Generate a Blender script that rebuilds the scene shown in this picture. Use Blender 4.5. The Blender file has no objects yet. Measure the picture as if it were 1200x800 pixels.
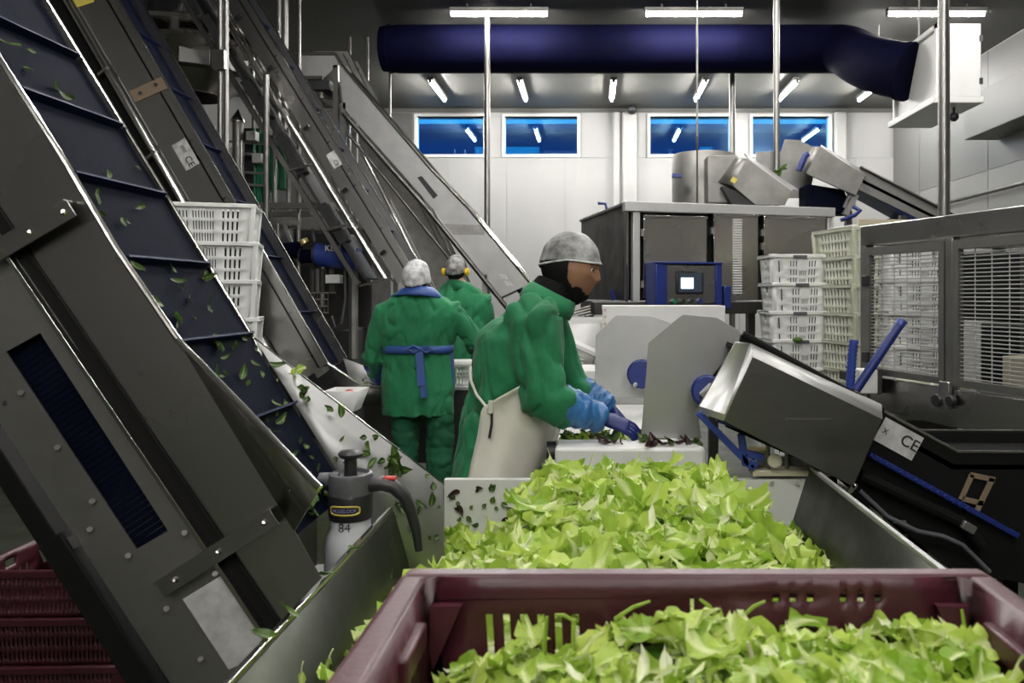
import bpy, bmesh, math, random
from mathutils import Vector, Matrix, noise
random.seed(7)
V = Vector
# ------------------------------------------------------------------ camera, world, exposure
F, CX, CY, HC = 900.0, 692.0, 345.0, 1.5      # focal length in px (1200 wide), vanishing point, eye height
sc = bpy.context.scene
col = sc.collection
cam_d = bpy.data.cameras.new('camera')
cam = bpy.data.objects.new('camera', cam_d); col.objects.link(cam)
cam.location = (0, 0, HC); cam.rotation_euler = (math.pi/2, 0, 0)
cam_d.sensor_width = 36; cam_d.lens = F/1200*36
cam_d.shift_x = (600-CX)/1200; cam_d.shift_y = (CY-400)/1200
cam_d.clip_start = 0.05; cam_d.clip_end = 200
cam_d.dof.use_dof = True; cam_d.dof.focus_distance = 3.4; cam_d.dof.aperture_fstop = 7.0
sc.camera = cam
w = bpy.data.worlds.new('world'); sc.world = w; w.use_nodes = True
w.node_tree.nodes['Background'].inputs[0].default_value = (0.10, 0.42, 0.70, 1)   # dusk sky outside the windows
w.node_tree.nodes['Background'].inputs[1].default_value = 3.0
sc.view_settings.view_transform = 'Standard'; sc.view_settings.look = 'None'
sc.view_settings.gamma = 1.0; sc.view_settings.use_curve_mapping = False
sc.view_settings.exposure = 0.5
LAMP = 215.0                                     # radiance of the ceiling tubes

def P(px, py, Y): return V(((px-CX)/F*Y, Y, HC-(py-CY)/F*Y))
def PX(px, Y): return (px-CX)/F*Y
def PZ(py, Y): return HC-(py-CY)/F*Y
def pp(pts, Y): return [P(x, y, Y) for x, y in pts]

# ------------------------------------------------------------------ materials
MATS = {}
def mat(name, color, rough=0.5, metal=0.0, emit=None, estr=0.0, noise_amt=0.0, nscale=8.0, stretch=(1,1,1), bump=0.0, bscale=60.0, color2=None, alpha=None, rvar=0.0, trans=0.0, spec=0.5, sheen=0.0):
    m = bpy.data.materials.new(name); m.use_nodes = True
    nt = m.node_tree; b = nt.nodes['Principled BSDF']; L = nt.links
    c = tuple(color)+(1,)
    b.inputs['Base Color'].default_value = c; b.inputs['Roughness'].default_value = rough
    b.inputs['Metallic'].default_value = metal; b.inputs['Specular IOR Level'].default_value = spec
    if sheen: b.inputs['Sheen Weight'].default_value = sheen
    if emit: b.inputs['Emission Color'].default_value = tuple(emit)+(1,); b.inputs['Emission Strength'].default_value = estr
    if noise_amt or bump or rvar or color2:
        tc = nt.nodes.new('ShaderNodeTexCoord'); mp = nt.nodes.new('ShaderNodeMapping')
        mp.inputs['Scale'].default_value = stretch; L.new(tc.outputs['Object'], mp.inputs[0])
        n = nt.nodes.new('ShaderNodeTexNoise'); n.inputs['Scale'].default_value = nscale; n.inputs['Detail'].default_value = 5
        L.new(mp.outputs[0], n.inputs['Vector'])
        if noise_amt or color2:
            mx = nt.nodes.new('ShaderNodeMix'); mx.data_type = 'RGBA'
            mx.inputs[6].default_value = c
            c2 = color2 if color2 else tuple(max(0, x*(1-noise_amt)) for x in color)
            mx.inputs[7].default_value = tuple(c2)+(1,)
            r = nt.nodes.new('ShaderNodeMapRange'); r.inputs[1].default_value = 0.35; r.inputs[2].default_value = 0.68
            L.new(n.outputs[0], r.inputs[0]); L.new(r.outputs[0], mx.inputs[0]); L.new(mx.outputs[2], b.inputs['Base Color'])
        if rvar:
            r2 = nt.nodes.new('ShaderNodeMapRange'); r2.inputs[1].default_value = 0.3; r2.inputs[2].default_value = 0.7
            r2.inputs[3].default_value = max(0.03, rough-rvar); r2.inputs[4].default_value = rough+rvar
            L.new(n.outputs[0], r2.inputs[0]); L.new(r2.outputs[0], b.inputs['Roughness'])
        if bump:
            n2 = nt.nodes.new('ShaderNodeTexNoise'); n2.inputs['Scale'].default_value = bscale; n2.inputs['Detail'].default_value = 3
            L.new(mp.outputs[0], n2.inputs['Vector'])
            bp = nt.nodes.new('ShaderNodeBump'); bp.inputs['Strength'].default_value = bump; bp.inputs['Distance'].default_value = 0.01
            L.new(n2.outputs[0], bp.inputs['Height']); L.new(bp.outputs[0], b.inputs['Normal'])
    MATS[name] = m
    return m
mat('steel', (0.50,0.49,0.47), 0.27, 1.0, rvar=0.03, nscale=1.5, noise_amt=0.10)
mat('steel_flat', (0.46,0.45,0.435), 0.29, 1.0, rvar=0.03, nscale=1.5, noise_amt=0.10)
mat('steel_shiny', (0.62,0.60,0.57), 0.16, 1.0, rvar=0.05, nscale=4)
mat('steel_matt', (0.30,0.295,0.28), 0.55, 1.0, rvar=0.08, nscale=6, noise_amt=0.2)
mat('steel_dark', (0.12,0.117,0.112), 0.45, 1.0, rvar=0.08, nscale=6, noise_amt=0.2)
mat('steel_pale', (0.56,0.56,0.55), 0.5, 0.6, rvar=0.08, nscale=5, noise_amt=0.12)
mat('steel_hood', (0.19,0.187,0.175), 0.36, 1.0, rvar=0.08, nscale=5, stretch=(1,1,3), noise_amt=0.25)
mat('pole_steel', (0.24,0.235,0.225), 0.4, 1.0)
mat('tank_steel', (0.055,0.06,0.045), 0.42, 0.9, rvar=0.08, nscale=6, noise_amt=0.35, bump=0.05, bscale=20)
mat('steel_house', (0.60,0.57,0.53), 0.28, 1.0, rvar=0.03, nscale=1.5, noise_amt=0.10)
mat('steel_plate', (0.40,0.40,0.395), 0.45, 0.75, rvar=0.06, nscale=4, noise_amt=0.12)
mat('black_rubber', (0.012,0.012,0.013), 0.5)
mat('black_plastic', (0.02,0.02,0.022), 0.38)
mat('black_matt', (0.008,0.008,0.008), 0.6, spec=0.12)
mat('slot_shade', (0.016,0.020,0.010), 0.8, noise_amt=0.5, nscale=30)
mat('grey_plastic', (0.10,0.10,0.11), 0.42, bump=0.1, bscale=300)
mat('white_plastic', (0.70,0.70,0.685), 0.4, noise_amt=0.08, nscale=6)
mat('crate_white', (0.80,0.81,0.79), 0.38, noise_amt=0.12, nscale=9)
mat('crate_stained', (0.66,0.67,0.58), 0.42, color2=(0.46,0.48,0.34), nscale=3)
mat('maroon', (0.070,0.015,0.024), 0.38, noise_amt=0.2, nscale=14, bump=0.08, bscale=120)
mat('blue_plastic', (0.010,0.024,0.16), 0.4)
mat('blue_paint', (0.025,0.05,0.26), 0.4)
mat('blue_belt', (0.004,0.006,0.015), 0.7, noise_amt=0.3, nscale=10, bump=0.08, bscale=80, spec=0.03)
mat('blue_flight', (0.005,0.010,0.045), 0.5, spec=0.1)
mat('navy_fabric', (0.0024,0.0026,0.015), 0.75, noise_amt=0.25, nscale=3, bump=0.15, bscale=30, spec=0.04)
mat('green_cloth', (0.010,0.19,0.072), 0.8, noise_amt=0.25, nscale=5, bump=0.7, bscale=16, sheen=0.1)
mat('green_trousers', (0.008,0.11,0.045), 0.85, noise_amt=0.25, nscale=5, bump=0.25, bscale=90)
mat('apron_white', (0.66,0.64,0.56), 0.48, noise_amt=0.1, nscale=6, bump=0.12, bscale=30)
mat('apron_blue', (0.03,0.075,0.27), 0.42, bump=0.2, bscale=40)
mat('sleeve_blue', (0.04,0.17,0.42), 0.35, noise_amt=0.3, nscale=12, bump=0.35, bscale=45)
mat('glove_blue', (0.007,0.014,0.11), 0.45, spec=0.3)
mat('hairnet', (0.42,0.42,0.42), 0.6, color2=(0.09,0.09,0.09), nscale=16, bump=0.5, bscale=45)
mat('hairnet_white', (0.72,0.72,0.73), 0.6, color2=(0.36,0.36,0.38), nscale=22, bump=0.6, bscale=50)
mat('skin', (0.34,0.17,0.10), 0.5, noise_amt=0.15, nscale=12)
mat('skin_light', (0.45,0.27,0.19), 0.5)
mat('hair', (0.009,0.0085,0.0085), 0.8, bump=0.4, bscale=120, spec=0.1)
mat('eye_white', (0.7,0.68,0.64), 0.3)
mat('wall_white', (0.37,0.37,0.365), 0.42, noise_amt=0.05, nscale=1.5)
mat('wall_dim', (0.17,0.17,0.165), 0.42, noise_amt=0.05, nscale=1.5)
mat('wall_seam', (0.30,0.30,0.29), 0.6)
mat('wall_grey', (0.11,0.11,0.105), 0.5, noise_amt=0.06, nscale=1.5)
mat('ceiling', (0.085,0.085,0.077), 0.55, noise_amt=0.08, nscale=1.0)
mat('floor', (0.050,0.060,0.033), 0.35, noise_amt=0.4, nscale=3, rvar=0.1)
mat('tube_light', (0.9,0.9,0.9), 0.5, emit=(1.0,0.975,0.93), estr=LAMP)
mat('screen_glow', (0.5,0.6,0.6), 0.3, emit=(0.80,0.95,1.0), estr=1.6)
mat('screen_dark', (0.05,0.07,0.10), 0.2)
mat('frame_white', (0.66,0.66,0.65), 0.4)
mat('yellow', (0.75,0.50,0.02), 0.4)
mat('yellow_sticker', (0.60,0.50,0.10), 0.4)
mat('red', (0.50,0.03,0.02), 0.4)
mat('brass', (0.60,0.48,0.24), 0.4, 0.7)
mat('cream', (0.55,0.50,0.38), 0.45)
mat('green_hose', (0.01,0.16,0.08), 0.4)
mat('label_paper', (0.56,0.56,0.55), 0.5, noise_amt=0.3, nscale=25)
mat('ink', (0.02,0.02,0.02), 0.5)
mat('badge_text', (0.25,0.24,0.45), 0.5)
mat('bottle_white', (0.62,0.64,0.66), 0.35, noise_amt=0.1, nscale=10)
mat('plate_gold', (0.55,0.42,0.30), 0.4, 0.8)
mat('far_blue', (0.02,0.075,0.22), 0.6)
mat('far_cyan', (0.2,0.6,0.75), 0.6)
mat('sealant', (0.10,0.10,0.10), 0.6)
# window glass: half mirror, half blue tinted clear
g = bpy.data.materials.new('glass'); g.use_nodes = True; MATS['glass'] = g
nt = g.node_tree; nt.nodes.clear()
o_ = nt.nodes.new('ShaderNodeOutputMaterial'); mx_ = nt.nodes.new('ShaderNodeMixShader'); mx_.inputs[0].default_value = 0.5
gl_ = nt.nodes.new('ShaderNodeBsdfGlossy'); gl_.inputs['Color'].default_value = (0.45,0.75,0.95,1); gl_.inputs['Roughness'].default_value = 0.01
tr_ = nt.nodes.new('ShaderNodeBsdfTransparent'); tr_.inputs[0].default_value = (0.55,0.85,1.0,1)
nt.links.new(tr_.outputs[0], mx_.inputs[1]); nt.links.new(gl_.outputs[0], mx_.inputs[2]); nt.links.new(mx_.outputs[0], o_.inputs[0])
# leaves: colour runs from a pale rib to a green blade by UV, hue shifts from leaf to leaf
def leaf_mat(name, blade, blade2, rib, translucent=0.35, ribw=0.16):
    m = bpy.data.materials.new(name); m.use_nodes = True; nt = m.node_tree; L = nt.links
    b = nt.nodes['Principled BSDF']; out = nt.nodes['Material Output']
    b.inputs['Roughness'].default_value = 0.36
    nz = nt.nodes.new('ShaderNodeTexNoise'); nz.inputs['Scale'].default_value = 110; bp = nt.nodes.new('ShaderNodeBump'); bp.inputs['Strength'].default_value = 0.35; bp.inputs['Distance'].default_value = 0.006
    tcl = nt.nodes.new('ShaderNodeTexCoord'); L.new(tcl.outputs['Object'], nz.inputs['Vector']); L.new(nz.outputs[0], bp.inputs['Height']); L.new(bp.outputs[0], b.inputs['Normal'])
    uv = nt.nodes.new('ShaderNodeUVMap'); sp = nt.nodes.new('ShaderNodeSeparateXYZ'); L.new(uv.outputs[0], sp.inputs[0])
    ab = nt.nodes.new('ShaderNodeMath'); ab.operation = 'SUBTRACT'; ab.inputs[1].default_value = 0.5; L.new(sp.outputs[0], ab.inputs[0])
    a2 = nt.nodes.new('ShaderNodeMath'); a2.operation = 'ABSOLUTE'; L.new(ab.outputs[0], a2.inputs[0])
    wd = nt.nodes.new('ShaderNodeMapRange'); wd.inputs[3].default_value = ribw*1.6; wd.inputs[4].default_value = 0.01; L.new(sp.outputs[1], wd.inputs[0])
    dv = nt.nodes.new('ShaderNodeMath'); dv.operation = 'DIVIDE'; L.new(a2.outputs[0], dv.inputs[0]); L.new(wd.outputs[0], dv.inputs[1])
    rg = nt.nodes.new('ShaderNodeMapRange'); rg.inputs[1].default_value = 0.4; rg.inputs[2].default_value = 1.6; L.new(dv.outputs[0], rg.inputs[0])
    ge = nt.nodes.new('ShaderNodeNewGeometry'); oi = nt.nodes.new('ShaderNodeObjectInfo')
    ad = nt.nodes.new('ShaderNodeMath'); ad.operation = 'ADD'; L.new(ge.outputs['Random Per Island'], ad.inputs[0]); L.new(oi.outputs['Random'], ad.inputs[1])
    fr = nt.nodes.new('ShaderNodeMath'); fr.operation = 'FRACT'; L.new(ad.outputs[0], fr.inputs[0])
    mx = nt.nodes.new('ShaderNodeMix'); mx.data_type = 'RGBA'; mx.inputs[6].default_value = blade+(1,); mx.inputs[7].default_value = blade2+(1,)
    L.new(fr.outputs[0], mx.inputs[0])
    m2 = nt.nodes.new('ShaderNodeMix'); m2.data_type = 'RGBA'; m2.inputs[6].default_value = rib+(1,)
    L.new(rg.outputs[0], m2.inputs[0]); L.new(mx.outputs[2], m2.inputs[7]); L.new(m2.outputs[2], b.inputs['Base Color'])
    tl = nt.nodes.new('ShaderNodeBsdfTranslucent'); L.new(m2.outputs[2], tl.inputs[0])
    ms = nt.nodes.new('ShaderNodeMixShader'); ms.inputs[0].default_value = translucent
    L.new(b.outputs[0], ms.inputs[1]); L.new(tl.outputs[0], ms.inputs[2]); L.new(ms.outputs[0], out.inputs[0])
    MATS[name] = m
leaf_mat('lettuce', (0.25,0.43,0.03), (0.60,0.74,0.15), (0.78,0.86,0.42), ribw=0.11)
leaf_mat('lettuce_rib', (0.62,0.74,0.26), (0.80,0.86,0.46), (0.88,0.90,0.66), ribw=0.4)
leaf_mat('lettuce_shade', (0.04,0.10,0.01), (0.07,0.15,0.015), (0.08,0.15,0.02), 0.1)  # dark underlay, shade between the leaves put into its colour
leaf_mat('baby_green', (0.022,0.055,0.009), (0.08,0.15,0.025), (0.25,0.33,0.12), 0.25, 0.05)
leaf_mat('baby_red', (0.022,0.008,0.010), (0.05,0.02,0.016), (0.09,0.05,0.04), 0.2, 0.05)

# ------------------------------------------------------------------ mesh builder
def rotz(a): return Matrix.Rotation(a, 3, 'Z')
def frame_from(d, up=V((0,0,1))):
    d = d.normalized()
    if abs(d.dot(up)) > 0.98: up = V((0,1,0))
    x = up.cross(d).normalized(); y = d.cross(x).normalized()
    return x, y, d
class MB:
    def __init__(s): s.v = []; s.f = []; s.uv = None
    def add(s, vs, fs):
        n = len(s.v); s.v += [V(x) for x in vs]; s.f += [tuple(i+n for i in f) for f in fs]; return s
    def box(s, c, size, R=None):
        c = V(c); hx, hy, hz = [x/2 for x in size]
        vs = [V((x,y,z)) for x in (-hx,hx) for y in (-hy,hy) for z in (-hz,hz)]
        if R is not None: vs = [R @ q for q in vs]
        return s.add([c+q for q in vs], [(0,1,3,2),(4,6,7,5),(0,4,5,1),(2,3,7,6),(0,2,6,4),(1,5,7,3)])
    def bx(s, x0, x1, y0, y1, z0, z1): return s.box(((x0+x1)/2,(y0+y1)/2,(z0+z1)/2), (abs(x1-x0),abs(y1-y0),abs(z1-z0)))
    def prism(s, poly, ext):
        poly = [V(p) for p in poly]; ext = V(ext); n = len(poly)
        fs = [tuple(range(n)), tuple(range(2*n-1, n-1, -1))]+[(i,(i+1)%n,(i+1)%n+n,i+n) for i in range(n)]
        return s.add(poly+[p+ext for p in poly], fs)
    def bar(s, p0, p1, wx, wy, up=V((0,1,0))):
        p0 = V(p0); p1 = V(p1); x, y, d = frame_from(p1-p0, up)
        vs = [q+x*a*wx/2+y*b*wy/2 for q in (p0,p1) for a, b in ((-1,-1),(1,-1),(1,1),(-1,1))]
        return s.add(vs, [(3,2,1,0),(4,5,6,7)]+[(i,(i+1)%4,(i+1)%4+4,i+4) for i in range(4)])
    def tube(s, pts, r, n=10, caps=True):
        pts = [V(p) for p in pts]; m = len(pts)
        rs = r if isinstance(r, (list,tuple)) else [r]*m
        vs = []; x = None
        for i, p in enumerate(pts):
            d = (pts[min(i+1,m-1)]-pts[max(i-1,0)]).normalized()
            if x is None: x, y, _ = frame_from(d)
            else:
                x = (x-d*x.dot(d)).normalized(); y = d.cross(x)
            ri = rs[i]; ra, rb = ri if isinstance(ri, (list,tuple)) else (ri,ri)
            vs += [p+x*math.cos(2*math.pi*k/n)*ra+y*math.sin(2*math.pi*k/n)*rb for k in range(n)]
        fs = [(i*n+k, i*n+(k+1)%n, (i+1)*n+(k+1)%n, (i+1)*n+k) for i in range(m-1) for k in range(n)]
        if caps: fs += [tuple(range(n-1,-1,-1)), tuple(range((m-1)*n, m*n))]
        return s.add(vs, fs)
    def loft(s, rings, n=24, caps=True, e=1.0):       # ring: centre, half axis a, half axis b
        vs = []
        for c, a, b in rings:
            for k in range(n):
                t = 2*math.pi*k/n; ct, st = math.cos(t), math.sin(t)
                ct = math.copysign(abs(ct)**e, ct); st = math.copysign(abs(st)**e, st)
                vs.append(V(c)+V(a)*ct+V(b)*st)
        m = len(rings)
        fs = [(i*n+k, i*n+(k+1)%n, (i+1)*n+(k+1)%n, (i+1)*n+k) for i in range(m-1) for k in range(n)]
        if caps: fs += [tuple(range(n-1,-1,-1)), tuple(range((m-1)*n, m*n))]
        return s.add(vs, fs)
    def lathe(s, prof, o=(0,0,0), n=32, R=None, a0=0.0, a1=2*math.pi):
        o = V(o); full = abs(a1-a0-2*math.pi) < 1e-6; k = n if full else n+1; vs = []
        for r, z in prof:
            for i in range(k):
                a = a0+(a1-a0)*i/n; q = V((r*math.cos(a), r*math.sin(a), z)); vs.append(o+(R @ q if R is not None else q))
        fs = [(j*k+i, j*k+(i+1)%k, (j+1)*k+(i+1)%k, (j+1)*k+i) for j in range(len(prof)-1) for i in range(n if full else k-1)]
        return s.add(vs, fs)
    def ball(s, c, r, n=12, sz=(1,1,1)):
        c = V(c); vs = []; m = n//2
        for j in range(m+1):
            ph = math.pi*j/m
            for i in range(n):
                t = 2*math.pi*i/n; vs.append(c+V((r*sz[0]*math.sin(ph)*math.cos(t), r*sz[1]*math.sin(ph)*math.sin(t), r*sz[2]*math.cos(ph))))
        return s.add(vs, [(j*n+i, j*n+(i+1)%n, (j+1)*n+(i+1)%n, (j+1)*n+i) for j in range(m) for i in range(n)])
    def xf(s, fn): s.v = [fn(p) for p in s.v]; return s
    def mesh(s, name, m, base=V((0,0,0)), sharp=35, merge=True):
        me = bpy.data.meshes.new(name)
        me.from_pydata([tuple(p-base) for p in s.v], [], s.f)
        bm = bmesh.new(); bm.from_mesh(me)
        if merge: bmesh.ops.remove_doubles(bm, verts=bm.verts, dist=1e-5)
        bmesh.ops.recalc_face_normals(bm, faces=bm.faces); bm.to_mesh(me); bm.free()
        for p in me.polygons: p.use_smooth = True
        me.set_sharp_from_angle(angle=math.radians(sharp))
        me.materials.append(MATS[m]); return me
BASE = {}
def base_of(o): return BASE.get(o.name, V((0,0,0)))
def link(o, parent, base):
    col.objects.link(o)
    if parent is not None: o.parent = parent
    else: o.location = base
    BASE[o.name] = base
def tag(o, label=None, cat=None, group=None, kind=None):
    if label: o['label'] = label
    if cat: o['category'] = cat
    if group: o['group'] = group
    if kind: o['kind'] = kind
    return o
def obj(name, mb, m, parent=None, base=None, bevel=0.0, sharp=35, solid=0.0):
    b = base_of(parent) if parent is not None else V(base if base is not None else (0,0,0))
    me = mb.mesh(name, m, b, sharp) if isinstance(mb, MB) else mb
    if not isinstance(mb, MB):
        me.transform(Matrix.Translation(-b))
        if not me.materials: me.materials.append(MATS[m])
    o = bpy.data.objects.new(name, me); link(o, parent, b)
    if solid:
        md = o.modifiers.new('solid', 'SOLIDIFY'); md.thickness = solid; md.offset = 0
    if bevel:
        md = o.modifiers.new('bevel', 'BEVEL'); md.width = bevel; md.segments = 2; md.limit_method = 'ANGLE'; md.angle_limit = math.radians(40)
    return o
def thing(name, label, cat, base=(0,0,0), group=None):
    o = bpy.data.objects.new(name, None); o.empty_display_size = 0.1; link(o, None, V(base)); return tag(o, label, cat, group)
def struct(name, mb, m, parent=None, bevel=0.0):
    o = obj(name, mb, m, parent, bevel=bevel)
    if parent is None: o['kind'] = 'structure'
    return o
def copy_tree(o, parent=None):
    c = o.copy(); col.objects.link(c); c.parent = parent
    for ch in list(o.children): copy_tree(ch, c)
    return c
def place(root, loc, rz=0.0, label=None, first=False):
    r = root if first else copy_tree(root)
    r.location = loc; r.rotation_euler = (0,0,rz)
    if label: r['label'] = label
    return r
def evaluated(mb, m, voxel, smooth=6, factor=0.5, keep=None):
    me = mb.mesh('tmp', m, sharp=180); o = bpy.data.objects.new('tmp', me); col.objects.link(o)
    md = o.modifiers.new('r', 'REMESH'); md.mode = 'VOXEL'; md.voxel_size = voxel; md.use_smooth_shade = True
    if smooth: md = o.modifiers.new('s', 'SMOOTH'); md.iterations = smooth; md.factor = factor
    dg = bpy.context.evaluated_depsgraph_get()
    new = bpy.data.meshes.new_from_object(o.evaluated_get(dg))
    bpy.data.objects.remove(o); bpy.data.meshes.remove(me)
    for p in new.polygons: p.use_smooth = True
    if not new.materials: new.materials.append(MATS[m])
    return new
def lettering(text, size, M, m, parent, depth=0.0006, bold=0.0, name='lettering'):
    cu = bpy.data.curves.new('t', 'FONT'); cu.body = text; cu.size = size; cu.extrude = depth; cu.offset = bold
    cu.align_x = 'CENTER'; cu.align_y = 'CENTER'
    o = bpy.data.objects.new('t', cu); col.objects.link(o)
    me = bpy.data.meshes.new_from_object(o.evaluated_get(bpy.context.evaluated_depsgraph_get()))
    bpy.data.objects.remove(o); me.transform(M); me.materials.clear(); me.materials.append(MATS[m])
    return obj(name, me, m, parent)
def face_matrix(c, right, up):     # text plane: x along right, y along up
    r = V(right).normalized(); u = V(up); u = (u-r*u.dot(r)).normalized(); n = r.cross(u)
    return Matrix(((r.x,u.x,n.x,c[0]),(r.y,u.y,n.y,c[1]),(r.z,u.z,n.z,c[2]),(0,0,0,1)))
# ================================================================== THE ROOM
ZC, YB, XR, XL, YF = 5.15, 15.07, 5.95, -6.2, -8.0
struct('floor', MB().bx(XL-.3, XR+.3, YF-.3, YB+.3, -0.1, 0), 'floor')
struct('ceiling', MB().bx(XL-.3, XR+.3, YF-.3, YB+.3, ZC, ZC+.15), 'ceiling')
struct('wall_left', MB().bx(XL-.2, XL, YF, YB, 0, ZC), 'wall_grey')
struct('wall_front', MB().bx(XL, XR, YF-.2, YF, 0, ZC), 'wall_white')
wz0, wz1 = PZ(181, YB), PZ(136.5, YB)
wins = [(487.5,568), (590.5,678), (760.5,856.5), (880.5,973)]
wx = [(PX(a, YB), PX(b, YB)) for a, b in wins]
b = MB(); b.bx(XL, XR, YB, YB+.25, 0, wz0); b.bx(XL, XR, YB, YB+.25, wz1, ZC)
edges = [XL]+[q for p in wx for q in p]+[XR]
for i in range(0, len(edges), 2): b.bx(edges[i], edges[i+1], YB, YB+.25, wz0, wz1)
wall_back = struct('wall_back', b, 'wall_seam')
# sandwich panels below the windows and between them, a thin joint between neighbours
x = XL
pw = 1.14
while x < XR-0.05:
    x1 = min(x+pw, XR)
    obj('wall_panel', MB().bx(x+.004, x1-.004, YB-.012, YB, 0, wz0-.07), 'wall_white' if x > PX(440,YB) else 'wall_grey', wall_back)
    x = x1
for i in range(0, len(edges), 2):
    if edges[i+1]-edges[i] > .2:
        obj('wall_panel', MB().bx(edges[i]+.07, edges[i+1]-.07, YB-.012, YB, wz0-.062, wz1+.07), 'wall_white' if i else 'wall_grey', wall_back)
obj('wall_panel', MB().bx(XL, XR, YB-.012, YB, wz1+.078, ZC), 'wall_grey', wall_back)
for k, (px0, px1) in enumerate([(718,726),(729,746),(976,990)]):       # round-cornered pipe chases on the wall
    b = MB(); b.bx(PX(px0,YB), PX(px1,YB), YB-.16, YB-.013, 0, ZC-.1)
    tag(obj('pipe_casing', b, 'wall_white', None, (PX(px0,YB), YB-.1, 0), bevel=.03),
        ['narrow white pipe casing on the back wall between second and third windows', 'wide white pipe casing on the back wall between second and third windows', 'white pipe casing on the back wall right of the last window'][k], 'pipe casing')
for i, (x0, x1) in enumerate(wx):
    b = MB(); t = .055
    b.bx(x0-.03, x0+t-.03, YB-.03, YB+.2, wz0, wz1); b.bx(x1-t+.03, x1+.03, YB-.03, YB+.2, wz0, wz1)
    b.bx(x0-.03, x1+.03, YB-.03, YB+.2, wz0-.06, wz0); b.bx(x0-.03, x1+.03, YB-.03, YB+.2, wz1, wz1+.045)
    wn = struct('window_%d' % (i+1), b, 'frame_white', bevel=.006)
    obj('pane', MB().bx(x0+.02, x1-.02, YB+.06, YB+.068, wz0, wz1), 'glass', wn)
# added backdrop behind the panes, window reflections put into its blue and cyan
t = thing('window_backdrop', 'added blue backdrop behind the high windows', 'building', (2, 24, 0))
obj('wall', MB().bx(-14, 14, 24, 25, 0, 6.55), 'far_blue', t)
obj('backdrop_edge', MB().bx(-14, 14, 23.4, 25, 6.55, 6.7), 'far_blue', t)
for x0, x1 in ((-3.6,-1.6),(3.4,3.8),(4.3,4.5)):
    obj('wall_panel', MB().bx(x0, x1, 23.93, 24, 3.5, 6.1), 'far_cyan', t)
# right wall, stepped: white cold-store panels, dim light put into their grey, and a boxed-in beam
b = MB(); b.bx(XR, XR+.2, YF, YB, 0, ZC)
wall_right = struct('wall_right', b, 'wall_seam')
y = YB
for k in range(18):
    for z0, z1 in ((0,3.35),(3.36,ZC-.02)):
        obj('wall_panel', MB().bx(XR-.012, XR, y-1.19, y-.006, z0, z1), 'wall_dim' if z0 == 0 else 'wall_grey', wall_right)
    y -= 1.2
t = struct('trim_1', MB().bx(XR-.5, XR-.013, 4.0, 11.2, 3.75, 4.35), 'wall_grey', bevel=.01)
b = MB()
for z in (3.0,): b.tube([(XR-.12,YB-.4,z),(XR-.12,5.0,z)], .03, 8)
tag(obj('wall_pipe', b, 'steel_dark', None, (XR-.12, 9, 3.0)), 'dark horizontal pipe along the right wall', 'pipe')
for k, (y_, r_) in enumerate([(9.6,.05),(8.4,.035),(7.9,.035)]):
    tag(obj('wall_pipe', MB().tube([(XR-.1,y_,0),(XR-.1,y_,3.74 if y_ < 11.2 else ZC)], r_, 10), 'steel_matt' if k else 'steel_dark', None, (XR-.1,y_,0)),
        ['thick dark vertical pipe on the right wall', 'thin vertical pipe on the right wall', 'thin vertical pipe nearest the camera on the right wall'][k], 'pipe')
tag(obj('motion_sensor', MB().ball((PX(740,YB), YB-.2, PZ(131,YB)), .10, 14).bx(PX(740,YB)-.03, PX(740,YB)+.03, YB-.2, YB-.013, PZ(131,YB)-.03, PZ(131,YB)+.03), 'black_plastic', None, (PX(740,YB),YB-.1,PZ(131,YB))),
    'small black round wall unit above the pipe casings', 'sensor')

# ------------------------------------------------------------------ ceiling lamps
lamp = thing('ceiling_lamp', 'x', 'lamp', (0,0,0), 'ceiling tube lamps')
obj('housing', MB().bx(-.62,.62,-.055,.055,.02,.075), 'steel_matt', lamp, bevel=.006)
obj('tube_diffuser', MB().tube([(-.6,0,0),(.6,0,0)], [(.022,.027)]*2, 14), 'tube_light', lamp)
for s in (-1,1):
    obj('end_cap', MB().tube([(s*.6,0,0),(s*.625,0,0)], [(.025,.030)]*2, 14), 'grey_plastic', lamp)
    obj('hanger', MB().bx(s*.4-.012, s*.4+.012, -.012,.012,.075,.13), 'steel_dark', lamp)
zl = ZC-.13
def ly(py): return F*(zl-HC)/(CY-py)
first = True
yn = ly(16.5)
row1 = [(PX(585,yn),'left'),(PX(813,yn),'middle'),(PX(1097,yn),'right')]
for X, wd in row1:
    place(lamp, (X,yn,zl), 0, f'{wd} of the three tube lamps above the blue duct', first); first = False
names = ['leftmost short-looking tube lamp below the blue duct, left of the tall pole','second tube lamp from the left below the blue duct','third tube lamp from the left below the blue duct','tube lamp below the blue duct over the third window','tube lamp below the blue duct crossed by the thin steel pole','rightmost tube lamp below the blue duct, under its elbow']
for px, nm in zip((513,612.5,718,821,923,1021), names):
    place(lamp, (PX(px, ly(107)), ly(107), zl), math.pi/2, nm)
for y_, wd in ((5.9,'over the machines'),(2.2,'over the tank'),(-1.5,'over the gangway behind the camera'),(-5.2,'at the far end behind the camera')):
    for X, sd in ((-1.16,'left'),(1.31,'right')) if y_ < 5 else ((-1.16,'left'),(1.31,'right'),(4.38,'far right')):
        place(lamp, (X,y_,zl), 0, f'{sd} ceiling tube lamp {wd}, above the picture')


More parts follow.
